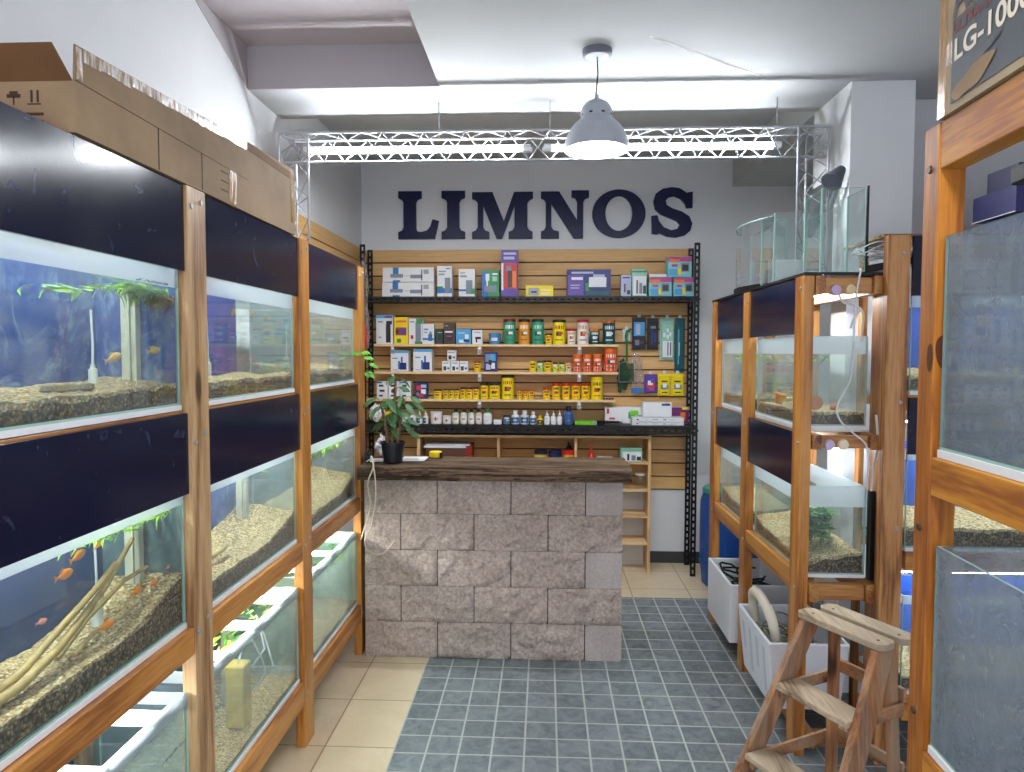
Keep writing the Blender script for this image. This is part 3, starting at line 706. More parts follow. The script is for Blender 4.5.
sponge(-1.18, 2.36, .985, .05, .012, 'small white air filter tube in the middle tank of the middle bay')
t = thing('sponge_block', 'yellow sponge block filter standing in the bottom tank', 'filter', (-1.10, 2.42, .33))
MB().box((-1.135, 2.385, .325), (-1.065, 2.455, .55), flat((196, 168, 84), .9)).build('foam_body', t, .006)
MB().tube([(-1.10, 2.42, .55), (-1.09, 2.44, .60), (-1.08, 2.50, .60), (-1.07, 2.56, .50), (-1.08, 2.62, .42), (-1.12, 2.60, .36)], .004, M['plastic_white'], 8).build('air_hose', t)
MB().tube([(-1.15, 2.70, .62), (-1.10, 2.66, .50), (-1.13, 2.60, .45), (-1.09, 2.72, .40), (-1.14, 2.75, .52), (-1.2, 2.72, .64)], .004, M['plastic_white'], 8).build('air_hose', t)
# sticks
def stick(pts, r0, r1, lb):
    n = len(pts); return tag(MB().tube(pts, [r0+(r1-r0)*i/(n-1) for i in range(n)], M['stick'], 9).build('driftwood_stick'), lb, 'stick', 'driftwood sticks in the tank')
stick([(-1.08, 1.20, .972), (-1.07, 1.35, .985), (-1.075, 1.47, 1.01), (-1.08, 1.58, 1.055), (-1.085, 1.66, 1.09), (-1.10, 1.80, 1.17)], .012, .006, 'longest driftwood stick rising to the right above the gravel')
stick([(-1.10, 1.24, .972), (-1.09, 1.38, 1.00), (-1.09, 1.50, 1.045), (-1.08, 1.62, 1.10), (-1.085, 1.70, 1.135)], .011, .006, 'driftwood stick lying over the longest one, ending in a blunt tip')
stick([(-1.10, 1.50, .975), (-1.11, 1.62, 1.02), (-1.09, 1.74, 1.075), (-1.08, 1.83, 1.085)], .008, .005, 'thin driftwood stick ending beside the cream corner pipe')
stick([(-1.06, 1.50, .985), (-1.07, 1.58, 1.0), (-1.06, 1.68, 1.005), (-1.065, 1.76, 1.01)], .006, .003, 'thinnest driftwood stick lying low on the gravel')
tag(MB().tube([(-1.10, 2.10, .985), (-1.10, 2.22, .992), (-1.09, 2.30, .998), (-1.10, 2.36, 1.0)], [.009, .010, .008, .005], M['stick'], 9).build('driftwood_stick'), 'short driftwood stick on the gravel of the middle bay tank', 'stick')
rk = MB()
for k in range(7): 
    c0 = Vector((-1.10+random.uniform(-.02, .02), 1.50+.02*k, 1.582)); rk.lathe(c0, [(0, -.008), (.014, 0), (.010, .010), (0, .013)], flat((128, 110, 78), .8), 8)
tag(rk.build('stone_pile'), 'low pile of brown stones on the gravel of the upper tank', 'stones')
# fish
TAN = flat((214, 176, 108), .4); ORG = flat((250, 142, 14), .4); PNK = flat((236, 150, 130), .4)
fish((-1.14, 1.80, 1.652), (.25, 1, .35), .058, TAN, 'tan fish left of the cream corner pipe in the upper tank')
fish((-1.065, 1.86, 1.672), (.3, 1, .2), .046, TAN, 'tan fish right of the cream corner pipe in the upper tank')
for p, d, L, lb in (((-1.12, 1.560, 1.148), (.1, 1, .1), .055, 'orange fish, lower of the pair swimming left of the cream pipe'), ((-1.12, 1.610, 1.178), (.1, 1, .3), .052, 'orange fish, upper of the pair swimming left of the cream pipe'),
                    ((-1.13, 1.705, 1.180), (.6, .5, .9), .032, 'small orange fish alone under the floating weed'), ((-1.09, 1.795, 1.028), (.1, 1, .1), .045, 'orange fish in front of the cream pipe base'),
                    ((-1.07, 1.845, 1.035), (0, 1, .0), .036, 'orange fish right of the cream pipe base'), ((-1.06, 1.62, 1.005), (.1, 1, 0), .05, 'orange fish low beside the pale air filter tube'), ((-1.055, 1.89, 1.065), (0, 1, .1), .022, 'tiny orange fish near the right end of the tank')):
    fish(p, d, L, ORG, lb, 'orange fish')
fish((-1.11, 1.47, 1.072), (.1, 1, 0), .032, PNK, 'small pink fish alone in the dark left part of the tank')
for k, (u, z) in enumerate(((2.32, 1.80), (2.52, 1.81), (2.70, 1.80))):
    fish((-1.05-.02*k, u, z), (.2, .5, 1 if k != 1 else -1), .035, flat((176, 124, 50), .5), ['brown fish hanging at the surface, first from the pale post', 'brown fish hanging at the surface, between two others', 'brown fish hanging at the surface by the honey wood end'][k], 'brown fish at the surface')
# floating weed
def reg(x0, x1, y0, y1, z):
    f = lambda r: (r.uniform(x0, x1), r.uniform(y0, y1), z+r.uniform(-.008, .004)); f.b = (x0, x1, y0, y1); return f
strands(reg(-1.12, -1.03, 1.72, 1.88, 1.838), 220, .075, .009, M['lime'], 3, label='bright green floating weed in the upper tank by the pale post', droop=.5)
strands(reg(-1.16, -1.08, 1.50, 1.66, 1.82), 26, .09, .007, M['lime'], 4, label='loose green weed strand floating left of the main clump', droop=.1)
strands(reg(-1.10, -1.03, 1.84, 1.905, 1.822), 150, .05, .009, M['weedbrown'], 5, label='brownish roots of the floating weed against the tank end', droop=1.2)
strands(reg(-1.14, -1.035, 1.52, 1.90, 1.232), 220, .07, .008, M['lime'], 6, label='green weed floating above the orange fish', droop=.3)
strands(reg(-1.10, -1.035, 3.05, 3.60, 1.218), 170, .07, .009, M['lime'], 7, label='thick green weed floating in the middle row tank of the last bay', droop=.8)
strands(reg(-1.2, -1.035, 2.45, 2.60, 1.235), 30, .05, .006, M['lime'], 8, label='sparse green weed in the middle row tank of the middle bay')
strands(reg(-1.30, -1.05, 2.10, 2.75, .657), 150, .09, .012, [M['lime'], M['weedbrown'], M['leafB']], 9, label='pale green and straw weed floating in the open bottom tank', droop=.1, spread=2)
strands(reg(-1.30, -1.05, 3.0, 3.6, .657), 90, .08, .012, [M['green'], M['leafB']], 10, label='green weed floating in the bottom tank beside the counter', droop=.2, spread=2)
strands(reg(-1.10, -1.04, 3.45, 3.65, .62), 60, .07, .006, M['lime'], 12, label='green weed hanging against the glass near the far post', droop=1.)
# pale price notes written on the glass by hand
def scrawl(fr, u, v, z, L, h, seed, name, lb, m=None):
    r = random.Random(seed); mb = MB(); x = 0; m = m or M['black']
    while x < L:
        if r.random() < .84:
            pts = [fr(u+x+h*.25*k+r.uniform(-.001, .001), v, z+r.uniform(0, h)) for k in range(4)]; mb.tube(pts, .0007, m, 4)
        x += h*.9
    return tag(mb.build(name), lb, 'handwriting')
scrawl(fl, 1.715, .0225, 1.847, .15, .008, 3, 'handwritten_note', 'dark handwritten price note on the upper tank glass above the weed')
scrawl(fl, 1.76, .0225, .99, .13, .008, 5, 'handwritten_note', 'dark handwritten price note low on the glass of the orange fish tank')
scrawl(fl, 1.78, .0225, .555, .12, .010, 6, 'handwritten_note', 'dark handwritten note on the bottom tank glass before the pale post')

# ---------- boxes on the left rack
def carton(fr, u0, u1, v0, v1, z0, z1, name, label, m=None, flap=None, group=None):
    m = m or M['card']; t = thing(name, label, 'box', fr((u0+u1)/2, (v0+v1)/2, z0), group); th = .005
    mb = MB()
    for a, b in (((u0, v0, z0), (u1, v0+th, z1)), ((u0, v1-th, z0), (u1, v1, z1)), ((u0, v0+th, z0), (u0+th, v1-th, z1)), ((u1-th, v0+th, z0), (u1, v1-th, z1)), ((u0+th, v0+th, z0), (u1-th, v1-th, z0+th))): mb.box(a, b, m, fr)
    mb.build('body', t); return t
def flapm(fr, pts, th, nrm, m, parent, name='flap'):
    n = len(pts); a = [fr(*p) for p in pts]; b = [fr(p[0]+nrm[0]*th, p[1]+nrm[1]*th, p[2]+nrm[2]*th) for p in pts]
    mb = MB(); mb.add(a+b, [tuple(range(n)), tuple(range(2*n-1, n-1, -1))]+[(i, i+n, (i+1) % n+n, (i+1) % n) for i in range(n)], m); return mb.build(name, parent)
ZT = 2.136
b1 = carton(fl, 1.47, 2.335, .0, .37, ZT, 2.245, 'cardboard_box', 'long open cardboard box on the left rack with a raised flap edged in shiny tape', M['card'])
flapm(fl, [(1.47, .0005, 2.2455), (2.335, .0005, 2.2455), (2.335, .0005, 2.372), (1.475, .0005, 2.322)], .004, (0, 1, 0), M['card'], b1)
flapm(fl, [(1.472, .006, 2.246), (1.472, .366, 2.246), (1.42, .35, 2.303), (1.42, .012, 2.303)], .004, (-.6, 0, -.6), M['cardD'], b1)
tp = MB()
for k in range(14):
    a0 = 1.50+k*.0595; a1 = a0+.06; zt0 = 2.318+(a0-1.452)*.061; zt1 = 2.318+(a1-1.452)*.061; dz = .022+.006*random.random()
    tp.add([fl(a0, -.001, zt0-dz), fl(a1, -.001, zt1-dz-.003*random.random()), fl(a1, -.001, zt1+.001), fl(a0, -.001, zt0+.001)], [(3, 2, 1, 0)], M['tape'])
tp.build('tape_strip', b1)
MB().box((1.477, -.0012, 2.25), (1.495, .0002, 2.318), M['tape'], fl).build('tape_strip', b1); MB().box((2.20, -.0012, 2.14), (2.25, -.0002, 2.244), M['tapeB'], fl).build('tape_strip', b1)
ml = MB()
INK = flat((70, 50, 36), .8)
def glyph(mb, fr, u, v, z, s, k, m):
    """little handling pictograms: arrow pair, umbrella, glass, block"""
    B_ = lambda a, b, c, d: mb.box((u+a*s, v-.0008, z+c*s), (u+b*s, v, z+d*s), m, fr) if fr is not fe else mb.box((u-.0008, v+a*s, z+c*s), (u, v+b*s, z+d*s), m, fr)
    if k == 0: B_(.0, 1, 0, .08); B_(.15, .3, .15, 1); B_(.6, .75, .15, 1)
    elif k == 1: B_(.45, .55, .0, .6); B_(0, 1, .5, .75); B_(.2, .8, .75, .95)
    elif k == 2: B_(.4, .6, .1, .5); B_(.1, .9, .5, .95); B_(.2, .8, 0, .1)
    else: B_(0, 1, 0, .1); B_(.2, .8, .3, .5); B_(.3, .7, .6, .9)
fe = fl
m2 = MB()
for k, vv in enumerate((.075, .12, .17, .215)): glyph(m2, fl, 1.4698, vv, 2.195, .03, k % 4, INK)
for k in range(2): m2.box((1.469, .07, 2.172-k*.016), (1.4698, .25, 2.178-k*.016), INK, fl)
m2.build('printed_marks', b1)
for (a, c) in ((1.79, 1.793), (2.02, 2.022)): ml.box((a, -.0010, 2.14), (c, .0, 2.245), INK, fl)
ml.box((1.472, -.0008, 2.2448), (2.334, .0, 2.2462), INK, fl).build('fold_line', b1)
b2 = carton(fl, 2.338, 2.788, .002, .36, ZT, 2.262, 'cardboard_box', 'shorter taped cardboard box at the far end of the left rack top', M['card'])
flapm(fl, [(2.338, .0025, 2.2625), (2.788, .0025, 2.2625), (2.788, .0025, 2.392), (2.338, .0025, 2.375)], .004, (0, 1, 0), M['card'], b2)
MB().box((2.34, .0012, 2.348), (2.786, .0022, 2.374), M['cardD'], fl).build('tape_strip', b2); MB().box((2.742, .0008, 2.18), (2.768, .0019, 2.386), M['tapeB'], fl).build('tape_strip', b2)
mk = MB()
for k in range(3): mk.box((2.14+.0, -.0008, 2.225-k*.028), (2.19, .0, 2.228-k*.028), INK, fl)
mk.build('printed_marks', b1)

# ---------- right rack : aisle plane x=1.037, u = world y, v away from the aisle
fr_ = lambda u, v, z: (1.037+v, u, z)
RR = thing('aquarium_rack', 'two bay pine rack of fish tanks right of the counter with white styrofoam boxes underneath', 'rack', (1.21, 3.6, 0))
rp = [2.88, 3.64, 4.325]
for i, u in enumerate(rp):
    MB().box((u, 0, 0), (u+.098, .043, 1.98), PINE['z'], fr_).build('post', RR, .003)
    MB().box((u, .315, 0), (u+.098, .358, 1.98), PINED['z'], fr_).build('post', RR, .003)
    for z in (1.93, 1.30, .70):
        bolt(fr_, u+.03, 0, z).build('bolt', RR)
rb = [(2.978, 3.64), (3.738, 4.325)]
for a, c in rb:
    MB().box((a+.001, .009, 1.746), (c-.001, .021, 1.978), M['navy'], fr_).build('front_board', RR, .001)
    MB().box((a+.001, .009, 1.110), (c-.001, .021, 1.338), M['navy'], fr_).build('front_board', RR, .001)
    tube_light(fr_, a+.05, c-.05, .20, 1.935, RR, M['tanklightR']); tube_light(fr_, a+.05, c-.05, .20, 1.265, RR, M['tanklightR'])
    MB().box((a+.0005, .006, .668), (c-.0005, .042, .752), PINE['y'], fr_).build('rail', RR, .002)
for z0, z1 in ((1.905, 1.978), (1.278, 1.338), (.65, .724), (.035, .10)):
    for v in (.045, .275):
        MB().box((2.872, v, z0), (4.43, v+.038, z1), PINED['y'], fr_).build('rail', RR, .002)
    MB().box((2.89, .084, z0+.004), (2.93, .274, z1-.006), PINED['x'], fr_).build('end_rail', RR, .003)
    MB().box((4.37, .084, z0+.004), (4.41, .274, z1-.006), PINED['x'], fr_).build('end_rail', RR, .003)
MB().box((2.875, .0, 1.9805), (4.43, .36, 1.992), M['black'], fr_).build('top_board', RR)
for z in (1.345, .731): 
    for a, c in rb: MB().box((a+.002, .044, z-.006), (c-.002, .314, z+.004), M['white'], fr_).build('shelf_board', RR)
for x, z, c in ((1.165, 1.922, (190, 170, 210)), (1.222, 1.924, (232, 206, 160)), (1.155, 1.296, (196, 180, 214)), (1.210, 1.298, (236, 216, 190))):
    MB().tube([(x, 2.889, z), (x, 2.876, z)], [.022, .019], flat(c, .3), 16).build('suction_cup', RR)
aquarium(fr_, 2.99, 3.628, .046, .308, 1.363, 1.740, 1.664, 'upper end aquarium of the right rack with terracotta pots inside', None, gr=(1.42, 1.42, 0, 0), foam=.014, haze=.05, algae=.05, clear_back=True, seed=31.)
aquarium(fr_, 3.75, 4.315, .046, .308, 1.363, 1.740, 1.664, 'upper far aquarium of the right rack', None, gr=(1.43, 1.43, 0, 0), foam=.014, haze=.05, clear_back=True, seed=33.)
aquarium(fr_, 2.93, 3.628, .046, .29, .749, 1.118, 1.032, 'lower end aquarium of the right rack with a bushy green plant', None, gr=(.80, .84, 0, .03), foam=.014, haze=.04, algae=.03, clear_back=True, seed=35.)
aquarium(fr_, 3.75, 4.315, .046, .29, .749, 1.118, 1.032, 'lower far aquarium of the right rack', None, gr=(.82, .84, 0, .03), foam=.014, haze=.05, clear_back=True, seed=37.)
t = thing('corner_filter', 'tall black corner filter hung at the end of the lower right tank', 'filter', (1.345, 2.92, .75))
MB().box((1.328, 2.90, .735), (1.362, 2.927, 1.105), M['black']).build('filter_case', t, .006)
MB().tube([(1.345, 2.912, 1.10), (1.34, 2.905, 1.20), (1.35, 2.885, 1.3), (1.33, 2.87, 1.42)], .005, M['plastic_white'], 8).build('air_hose', t)
def pot(c, r, lb, ax):
    x, y, z = c; mb = MB(); a = Vector(ax).normalized(); L_ = r*1.7
    pts = [Vector(c)-a*L_*.5, Vector(c)-a*L_*.5, Vector(c)+a*L_*.3, Vector(c)+a*L_*.3, Vector(c)+a*L_*.5, Vector(c)+a*L_*.5, Vector(c)+a*L_*.3]
    mb.tube(pts[:1]+[Vector(c)+a*L_*.3], [r*.6, r*.85], flat((196, 116, 66), .8), 20); mb.tube([Vector(c)+a*L_*.3, Vector(c)+a*L_*.5], [r, r], flat((196, 116, 66), .8), 20)
    return tag(mb.build('terracotta_pot'), lb, 'pot', 'terracotta pots in the upper end tank')
pot((1.155, 3.06, 1.452), .030, 'terracotta pot lying on the gravel, left one at the tank end', (0, -1, .25))
pot((1.235, 3.05, 1.438), .018, 'low terracotta pot lying right of the rounder one', (.9, -.3, .1))
pot((1.10, 3.33, 1.455), .028, 'terracotta pot standing further back behind the corner post', (.2, -.2, 1))
# underwater bush
mb = MB(); rnd = random.Random(5)
for s_ in range(15):
    bx, by = rnd.uniform(1.12, 1.24), rnd.uniform(3.02, 3.20); pts = [(bx+math.sin(k*.5)*rnd.uniform(-.02, .02)*k/4, by+rnd.uniform(-.01, .01)*k/4, .835+k*.032*rnd.uniform(.8, 1.1)) for k in range(6)]
    mb.tube(pts, .0022, M['green'], 5)
    for p in pts[1:]:
        for q in range(9):
            a = q*2*PI/9+rnd.random(); mb.leaf(p, (math.cos(a), math.sin(a), .6), (0, 0, 1), .045*rnd.uniform(.7, 1.1), .016, M['green'], .3, 2)
tag(mb.build('water_plant'), 'bushy green water plant in the lower end tank', 'water plant')
strands(reg(1.10, 1.32, 3.8, 4.25, 1.655), 80, .06, .008, M['lime'], 21, label='yellow green weed floating in the upper far tank', droop=1.)
strands(reg(1.11, 1.2, 3.02, 3.2, 1.655), 22, .06, .006, M['lime'], 22, label='few green strands floating in the upper end tank', droop=1.)
# cable loops on the end of the right rack
cb = thing('white_air_line', 'thin white air line hanging down the end of the right rack', 'hose', (1.27, 2.86, 1.2))
MB().tube(spline([(1.28, 2.95, 2.0), (1.25, 2.86, 1.995), (1.235, 2.862, 1.88), (1.232, 2.864, 1.70), (1.22, 2.864, 1.56), (1.175, 2.864, 1.46), (1.185, 2.864, 1.40), (1.24, 2.862, 1.345), (1.29, 2.862, 1.30), (1.30, 2.862, 1.22), (1.30, 2.864, 1.12)], 6), .0035, M['plastic_white'], 8).build('hose', cb)
MB().tube(spline([(1.18, 2.895, 1.91), (1.20, 2.90, 1.875), (1.26, 2.93, 1.862), (1.295, 2.935, 1.835), (1.298, 2.938, 1.78), (1.295, 2.945, 1.72)], 6), .005, M['plastic_white'], 8).build('hose', cb)
MB().tube([(1.285, 2.935, 1.845), (1.255, 2.935, 1.795), (1.25, 2.935, 1.77)], .006, M['plastic_white'], 8).build('hose', cb)

# ---------- glass tanks standing on the right rack
ZR = 1.993
t = thing('bow_front_aquarium', 'empty bow front aquarium with black base on the far end of the right rack', 'aquarium', (1.17, 4.15, ZR))
n = 14; out = []
for k in range(n+1):
    a = PI*k/n; out.append((1.165-.095*math.sin(a)**.8, 3.66+.6*k/n))
base = [(1.23, 3.65)]+[(x-.008, 3.96+(y-3.96)*1.04) for x, y in out]+[(1.23, 4.275)]; base.reverse()
mb = MB(); nb = len(base); mb.add([(x, y, ZR) for x, y in base]+[(x, y, ZR+.035) for x, y in base], [tuple(range(nb-1, -1, -1)), tuple(range(nb, 2*nb))]+[(i, (i+1) % nb, nb+(i+1) % nb, nb+i) for i in range(nb)], M['black']); mb.build('base_tray', t)
mb = MB()
for i in range(n):
    (x, y), (x2, y2) = out[i], out[i+1]; mb.add([(x, y, ZR+.035), (x2, y2, ZR+.035), (x2, y2, ZR+.37), (x, y, ZR+.37)], [(0, 1, 2, 3)], M['glassclear'], True)
    mb.tube([(x, y, ZR+.37), (x2, y2, ZR+.37)], .003, M['edge'], 6)
mb.build('curved_pane', t)
x0, y0 = out[-1]
fw = lambda a, b, z: (a, b, z)
pane(fw, (1.17, 3.66, ZR+.035), (1.225, 3.666, ZR+.365), M['glassclear'], 'v').build('side_pane', t)
pane(fw, (1.219, 3.67, ZR+.035), (1.225, 4.26, ZR+.365), M['glassclear'], 'u').build('back_pane', t)
MB().box((1.158, 3.655, ZR+.03), (1.168, 3.665, ZR+.375), M['black']).build('seal', t)
def openbox(x0, x1, y0, y1, z0, z1, lb, lid=False, mgl=None):
    t = thing('empty_glass_tank', lb, 'aquarium', ((x0+x1)/2, (y0+y1)/2, z0), 'empty glass tanks on the right rack'); g = .005; G = mgl or M['glassclear']
    pane(fw, (x0, y0, z0), (x1, y1, z0+g), G, 'z').build('bottom_pane', t)
    pane(fw, (x0, y0, z0+g), (x1, y0+g, z1), G, 'v').build('front_pane', t); pane(fw, (x0, y1-g, z0+g), (x1, y1, z1), G, 'v').build('back_pane', t)
    pane(fw, (x0, y0+g, z0+g), (x0+g, y1-g, z1), G, 'u').build('side_pane', t); pane(fw, (x1-g, y0+g, z0+g), (x1, y1-g, z1), G, 'u').build('side_pane', t)
    for a, b in ((x0, y0), (x1-g, y0), (x0, y1-g), (x1-g, y1-g)): MB().box((a-.001, b-.001, z0), (a+g+.001, b+g+.001, z1), M['edge']).build('corner_seam', t)
    return t
openbox(1.062, 1.285, 3.34, 3.53, ZR, 2.318, 'empty glass tank in the middle of the right rack top')
tt = openbox(1.13, 1.315, 2.96, 3.145, ZR, 2.345, 'tallest empty glass tank nearest the front on the right rack')
MB().box((1.309, 2.952, ZR), (1.318, 2.960, 2.35), M['black']).build('black_edge', tt)
cs = MB().add
t = tag(MB().box((1.09, 3.50, ZR+.0055), (1.27, 3.506, ZR+.13), M['white']).build('styrofoam_sheet'), 'white sheet leaning inside the middle empty glass tank', 'sheet')
t = thing('clip_lamp', 'small dark clip lamp tilted on the truss upright behind the tall glass tank', 'lamp', (1.36, 3.42, 2.45))
MB().tube([(1.40, 3.43, 2.54), (1.34, 3.40, 2.47)], [.02, .05], flat((84, 90, 102), .5), 18).build('lamp_head', t)
MB().tube([(1.40, 3.43, 2.54), (1.40, 3.50, 2.44), (1.39, 3.56, 2.36)], .012, flat((110, 116, 126), .5), 10).build('bracket', t)
t = thing('cable_coil', 'coil of white cable lying on the black lamp bar beside the rack end', 'cable', (1.36, 3.0, 2.03)); mb = MB()
for k in range(6):
    r = .045+.006*k; pts = [(1.37+r*1.2*math.cos(a), 3.0+r*math.sin(a)*1.1, 2.07+.02*math.sin(a*2+k)+.006*k) for a in [i*2*PI/20 for i in range(21)]]; mb.tube(pts, .003, M['plastic_white'], 6)
mb.build('coil', t)
t = thing('tank_lamp', 'black tank lamp bar sloping up beside the tall pine post', 'lamp', (1.42, 2.98, 2.0))
MB().beam((1.33, 3.02, 2.015), (1.52, 2.95, 2.05), .06, .028, M['black']).build('housing', t, .002)
MB().beam((1.335, 3.02, 1.998), (1.52, 2.95, 2.033), .03, .006, M['white']).build('diffuser', t)

# ---------- rack facing the camera behind the near right rack
ff = lambda u, v, z: (1.342+u, 2.83+v, z)
RF = thing('aquarium_rack', 'pine rack of lit blue tanks facing forward behind the near right rack', 'rack', (1.8, 3.1, 0))
for u in (0, .93, 1.55):
    MB().box((u, 0, 0), (u+(.10 if u else .086), .0415, 2.13), PINE['z'] if u else wood('reddish_grained_pine', 'z', (196, 144, 92), (176, 120, 68), (124, 74, 40), .45, 7., 12.), ff).build('post', RF, .003)
    MB().box((u if u else .075, .385, 0), (u+.10 if u else .10, .427, 2.10), PINED['z'], ff).build('post', RF, .003)
    for z in (2.06, 1.475, .97): bolt(ff, u+.06, 0, z).build('bolt', RF)
for i, (a, c) in enumerate(((.10, .93), (1.03, 1.55))):
    MB().box((a+.001, .009, 1.895), (c-.001, .021, 2.128), M['navy'], ff).build('front_board', RF)
    MB().box((a+.001, .009, 1.266), (c-.001, .021, 1.493), M['navy'], ff).build('front_board', RF)
    for z0, z1 in ((.800, .872), (.184, .284), (1.44, 1.503)):
        MB().box((a+.0005, .002 if z1 < 1.4 else .023, z0), (c-.0005, .040, z1), PINE['x'], ff).build('rail', RF, .003)
        MB().box((a+.0005, .387, z0), (c-.0005, .425, z1), PINE['x'], ff).build('rail', RF)
    for z in (1.496, .865, .277): MB().box((a+.002, .041, z-.015), (c-.002, .386, z+.006), M['white'], ff).build('shelf_board', RF)
    for z in (2.07, 1.40, .77): tube_light(ff, a+.05, c-.05, .14, z-.01, RF, M['tanklightR'])
    s = ['behind the grey near tanks', 'at the far right end'][i]
    aquarium(ff, a+.006, c-.006, .024, .30, 1.517, 1.925, 1.85, 'upper blue backed aquarium of the forward facing rack '+s, M['backpure'], gr=(1.575, 1.60, 0, 0), foam=.014, haze=.03, algae=.03, seed=41.+i)
    aquarium(ff, a+.006, c-.006, .024, .30, .887, 1.285, 1.24, 'middle blue backed aquarium of the forward facing rack '+s, M['backpure'], gr=(.965, 1.0, 0, 0), foam=.014, haze=.03, algae=.03, seed=43.+i)
    aquarium(ff, a+.006, c-.006, .024, .30, .299, .69, .655, 'bottom blue backed aquarium of the forward facing rack '+s, M['backpure'], gr=(.36, .38, 0, 0), foam=.014, haze=.05, algae=.03, seed=45.+i)
MB().box((.0, .043, 2.1305), (1.65, .42, 2.142), PINEB['x'], ff).build('top_board', RF)
def simplebox(a, b, m, name, lb, cat='box', group=None, extra=None):
    t = thing(name, lb, cat, ((a[0]+b[0])/2, (a[1]+b[1])/2, a[2]), group); MB().box(a, b, m).build('carton', t, .002)
    if extra: extra(t)
    return t
NB = flat((40, 40, 96), .4); NB2 = flat((36, 34, 70), .4)
simplebox((1.87, 2.90, 2.143), (2.3, 3.12, 2.225), flat((86, 92, 150), .5), 'storage_box', 'pale blue box at the bottom of the stack on the forward facing rack')
simplebox((1.85, 2.88, 2.227), (2.3, 3.16, 2.335), NB, 'storage_box', 'navy blue box in the middle of the stack on the forward facing rack', extra=lambda t: MB().box((1.846, 2.88, 2.227), (1.85, 3.16, 2.231), M['white']).build('pale_edge', t))
simplebox((1.87, 2.90, 2.337), (2.3, 3.10, 2.425), NB2, 'storage_box', 'dark violet box on top of the stack on the forward facing rack')

# ---------- near right rack
yw = .05; Nx, Ny = .797, 1.48
U = (-math.sin(yw), -math.cos(yw)); V = (math.cos(yw), -math.sin(yw))
fn = frame(Nx, Ny, U, V)
RN = thing('aquarium_rack', 'tall orange pine rack of dusty glass tanks at the right edge, nearest the viewer', 'rack', fn(.35, .25, 0))
NW = wood('orange_knotty_pine', 'z', (192, 126, 38), (174, 106, 30), (136, 74, 20), .55, 4., 20.3)
NWy = wood('orange_rail_pine', 'y', (198, 136, 44), (180, 114, 32), (142, 80, 22), .6, 4., 24.)
for u in (-.063, .70):
    for v in (0, .46): MB().box((u, v, 0), (u+.063, v+.053, 2.137), NW, fn).build('post', RN, .003)
kn = MB()
for z, rx, rz in ((1.672, .014, .034),):
    c = fn(.0006, .018, z); vs = [fn(.0008, .018+rx*math.cos(a)*(1+.25*math.sin(a)), z+rz*math.sin(a)) for a in [2*PI*k/20 for k in range(20)]]
    kn.add(vs, [tuple(range(20))], flat((88, 44, 18), .5))
vs = [fn(-.012+.013*math.cos(a), -.0008, 1.66+.030*math.sin(a)) for a in [2*PI*k/20 for k in range(20)]]; kn2 = MB(); kn2.add(vs, [tuple(range(19, -1, -1))], flat((88, 44, 18), .5)); kn2.build('knot', RN)
kn.build('knot', RN)
for z in (2.05, 1.30, .90):
    MB().tube([fn(-.035, .002, z), fn(-.035, -.004, z)], [.010, .007], flat((60, 44, 34), .5), 12).build('bolt', RN)
for z0, z1 in ((2.042, 2.137), (1.375, 1.455), (.75, .832), (.10, .18)):
    MB().box((.0005, .002, z0), (.6995, .05, z1), NWy, fn).build('rail', RN, .003)
    MB().box((.0005, .462, z0), (.6995, .51, z1), NWy, fn).build('rail', RN, .003)
aquarium(fn, .012, .69, .012, .44, 1.472, 1.905, None, 'upper dusty empty glass tank of the near right rack', None, foam=.016, haze=.30, algae=.12, clear_back=True, kind='dusty_glass_tank')
aquarium(fn, .012, .69, .012, .44, .850, 1.272, None, 'lower dusty empty glass tank of the near right rack', None, foam=.016, haze=.36, algae=.16, clear_back=True, kind='dusty_glass_tank')
for u in (.0, .64): MB().box((u+.004, .052, 1.40), (u+.05, .458, 1.455), NWy, fn).build('cross_rail', RN, .002)
for u in (.0, .64): MB().box((u+.004, .052, .775), (u+.05, .458, .832), NWy, fn).build('cross_rail', RN, .002)
t = thing('tank_lamp', 'dark tank lamp bar hanging under the top rail at the right edge', 'lamp', fn(.14, .2, 2.0))
MB().box((.03, .12, 2.0), (.60, .24, 2.035), M['black'], fn).build('housing', t, .004)
MB().box((.05, .145, 1.992), (.58, .215, 2.0), flat((120, 110, 200), .2), fn).build('diffuser', t)
# printed carton on top
ZB = 2.139
t = carton(fn, .0, .66, -.006, .42, ZB, 2.62, 'cardboard_box', 'big printed aquarium carton with torn hole on top of the near right rack', M['cardG'])
MB().box((.052, -.0075, 2.155), (.66, -.0065, 2.312), flat((64, 70, 78), .6), fn).build('printed_panel', t)
INKD = flat((66, 70, 78), .6); CREAM = flat((220, 212, 196), .6); REDB = flat((120, 46, 44), .6)
def text_mesh(s, size, fr, u, v, z, m, name, parent, bold=0, sx=1.):
    cu = D.curves.new('t', 'FONT'); cu.body = s; cu.size = size; cu.extrude = .0; cu.offset = bold; ob = D.objects.new('t', cu); COL.objects.link(ob)
    dg = bpy.context.evaluated_depsgraph_get(); me = D.meshes.new_from_object(ob.evaluated_get(dg)); COL.objects.unlink(ob); D.objects.remove(ob)
    mb = MB(); vs = [fr(u+p.co.x*sx, v, z+p.co.y) for p in me.vertices]; mb.add(vs, [tuple(f.vertices) for f in me.polygons], m); D.meshes.remove(me)
    return mb.build(name, parent)
text_mesh('LG-1000', .058, fn, .060, -.0085, 2.232, CREAM, 'model_text', t, .0012, 1.15)
text_mesh('ULTRA-THIN AQUARIUM', .030, fn, .055, -.0085, 2.284, REDB, 'slogan_text', t, .0006, 1.)
text_mesh('Atman', .10, fn, .055, -.0085, 2.318, INKD, 'brand_text', t, .003, .8)
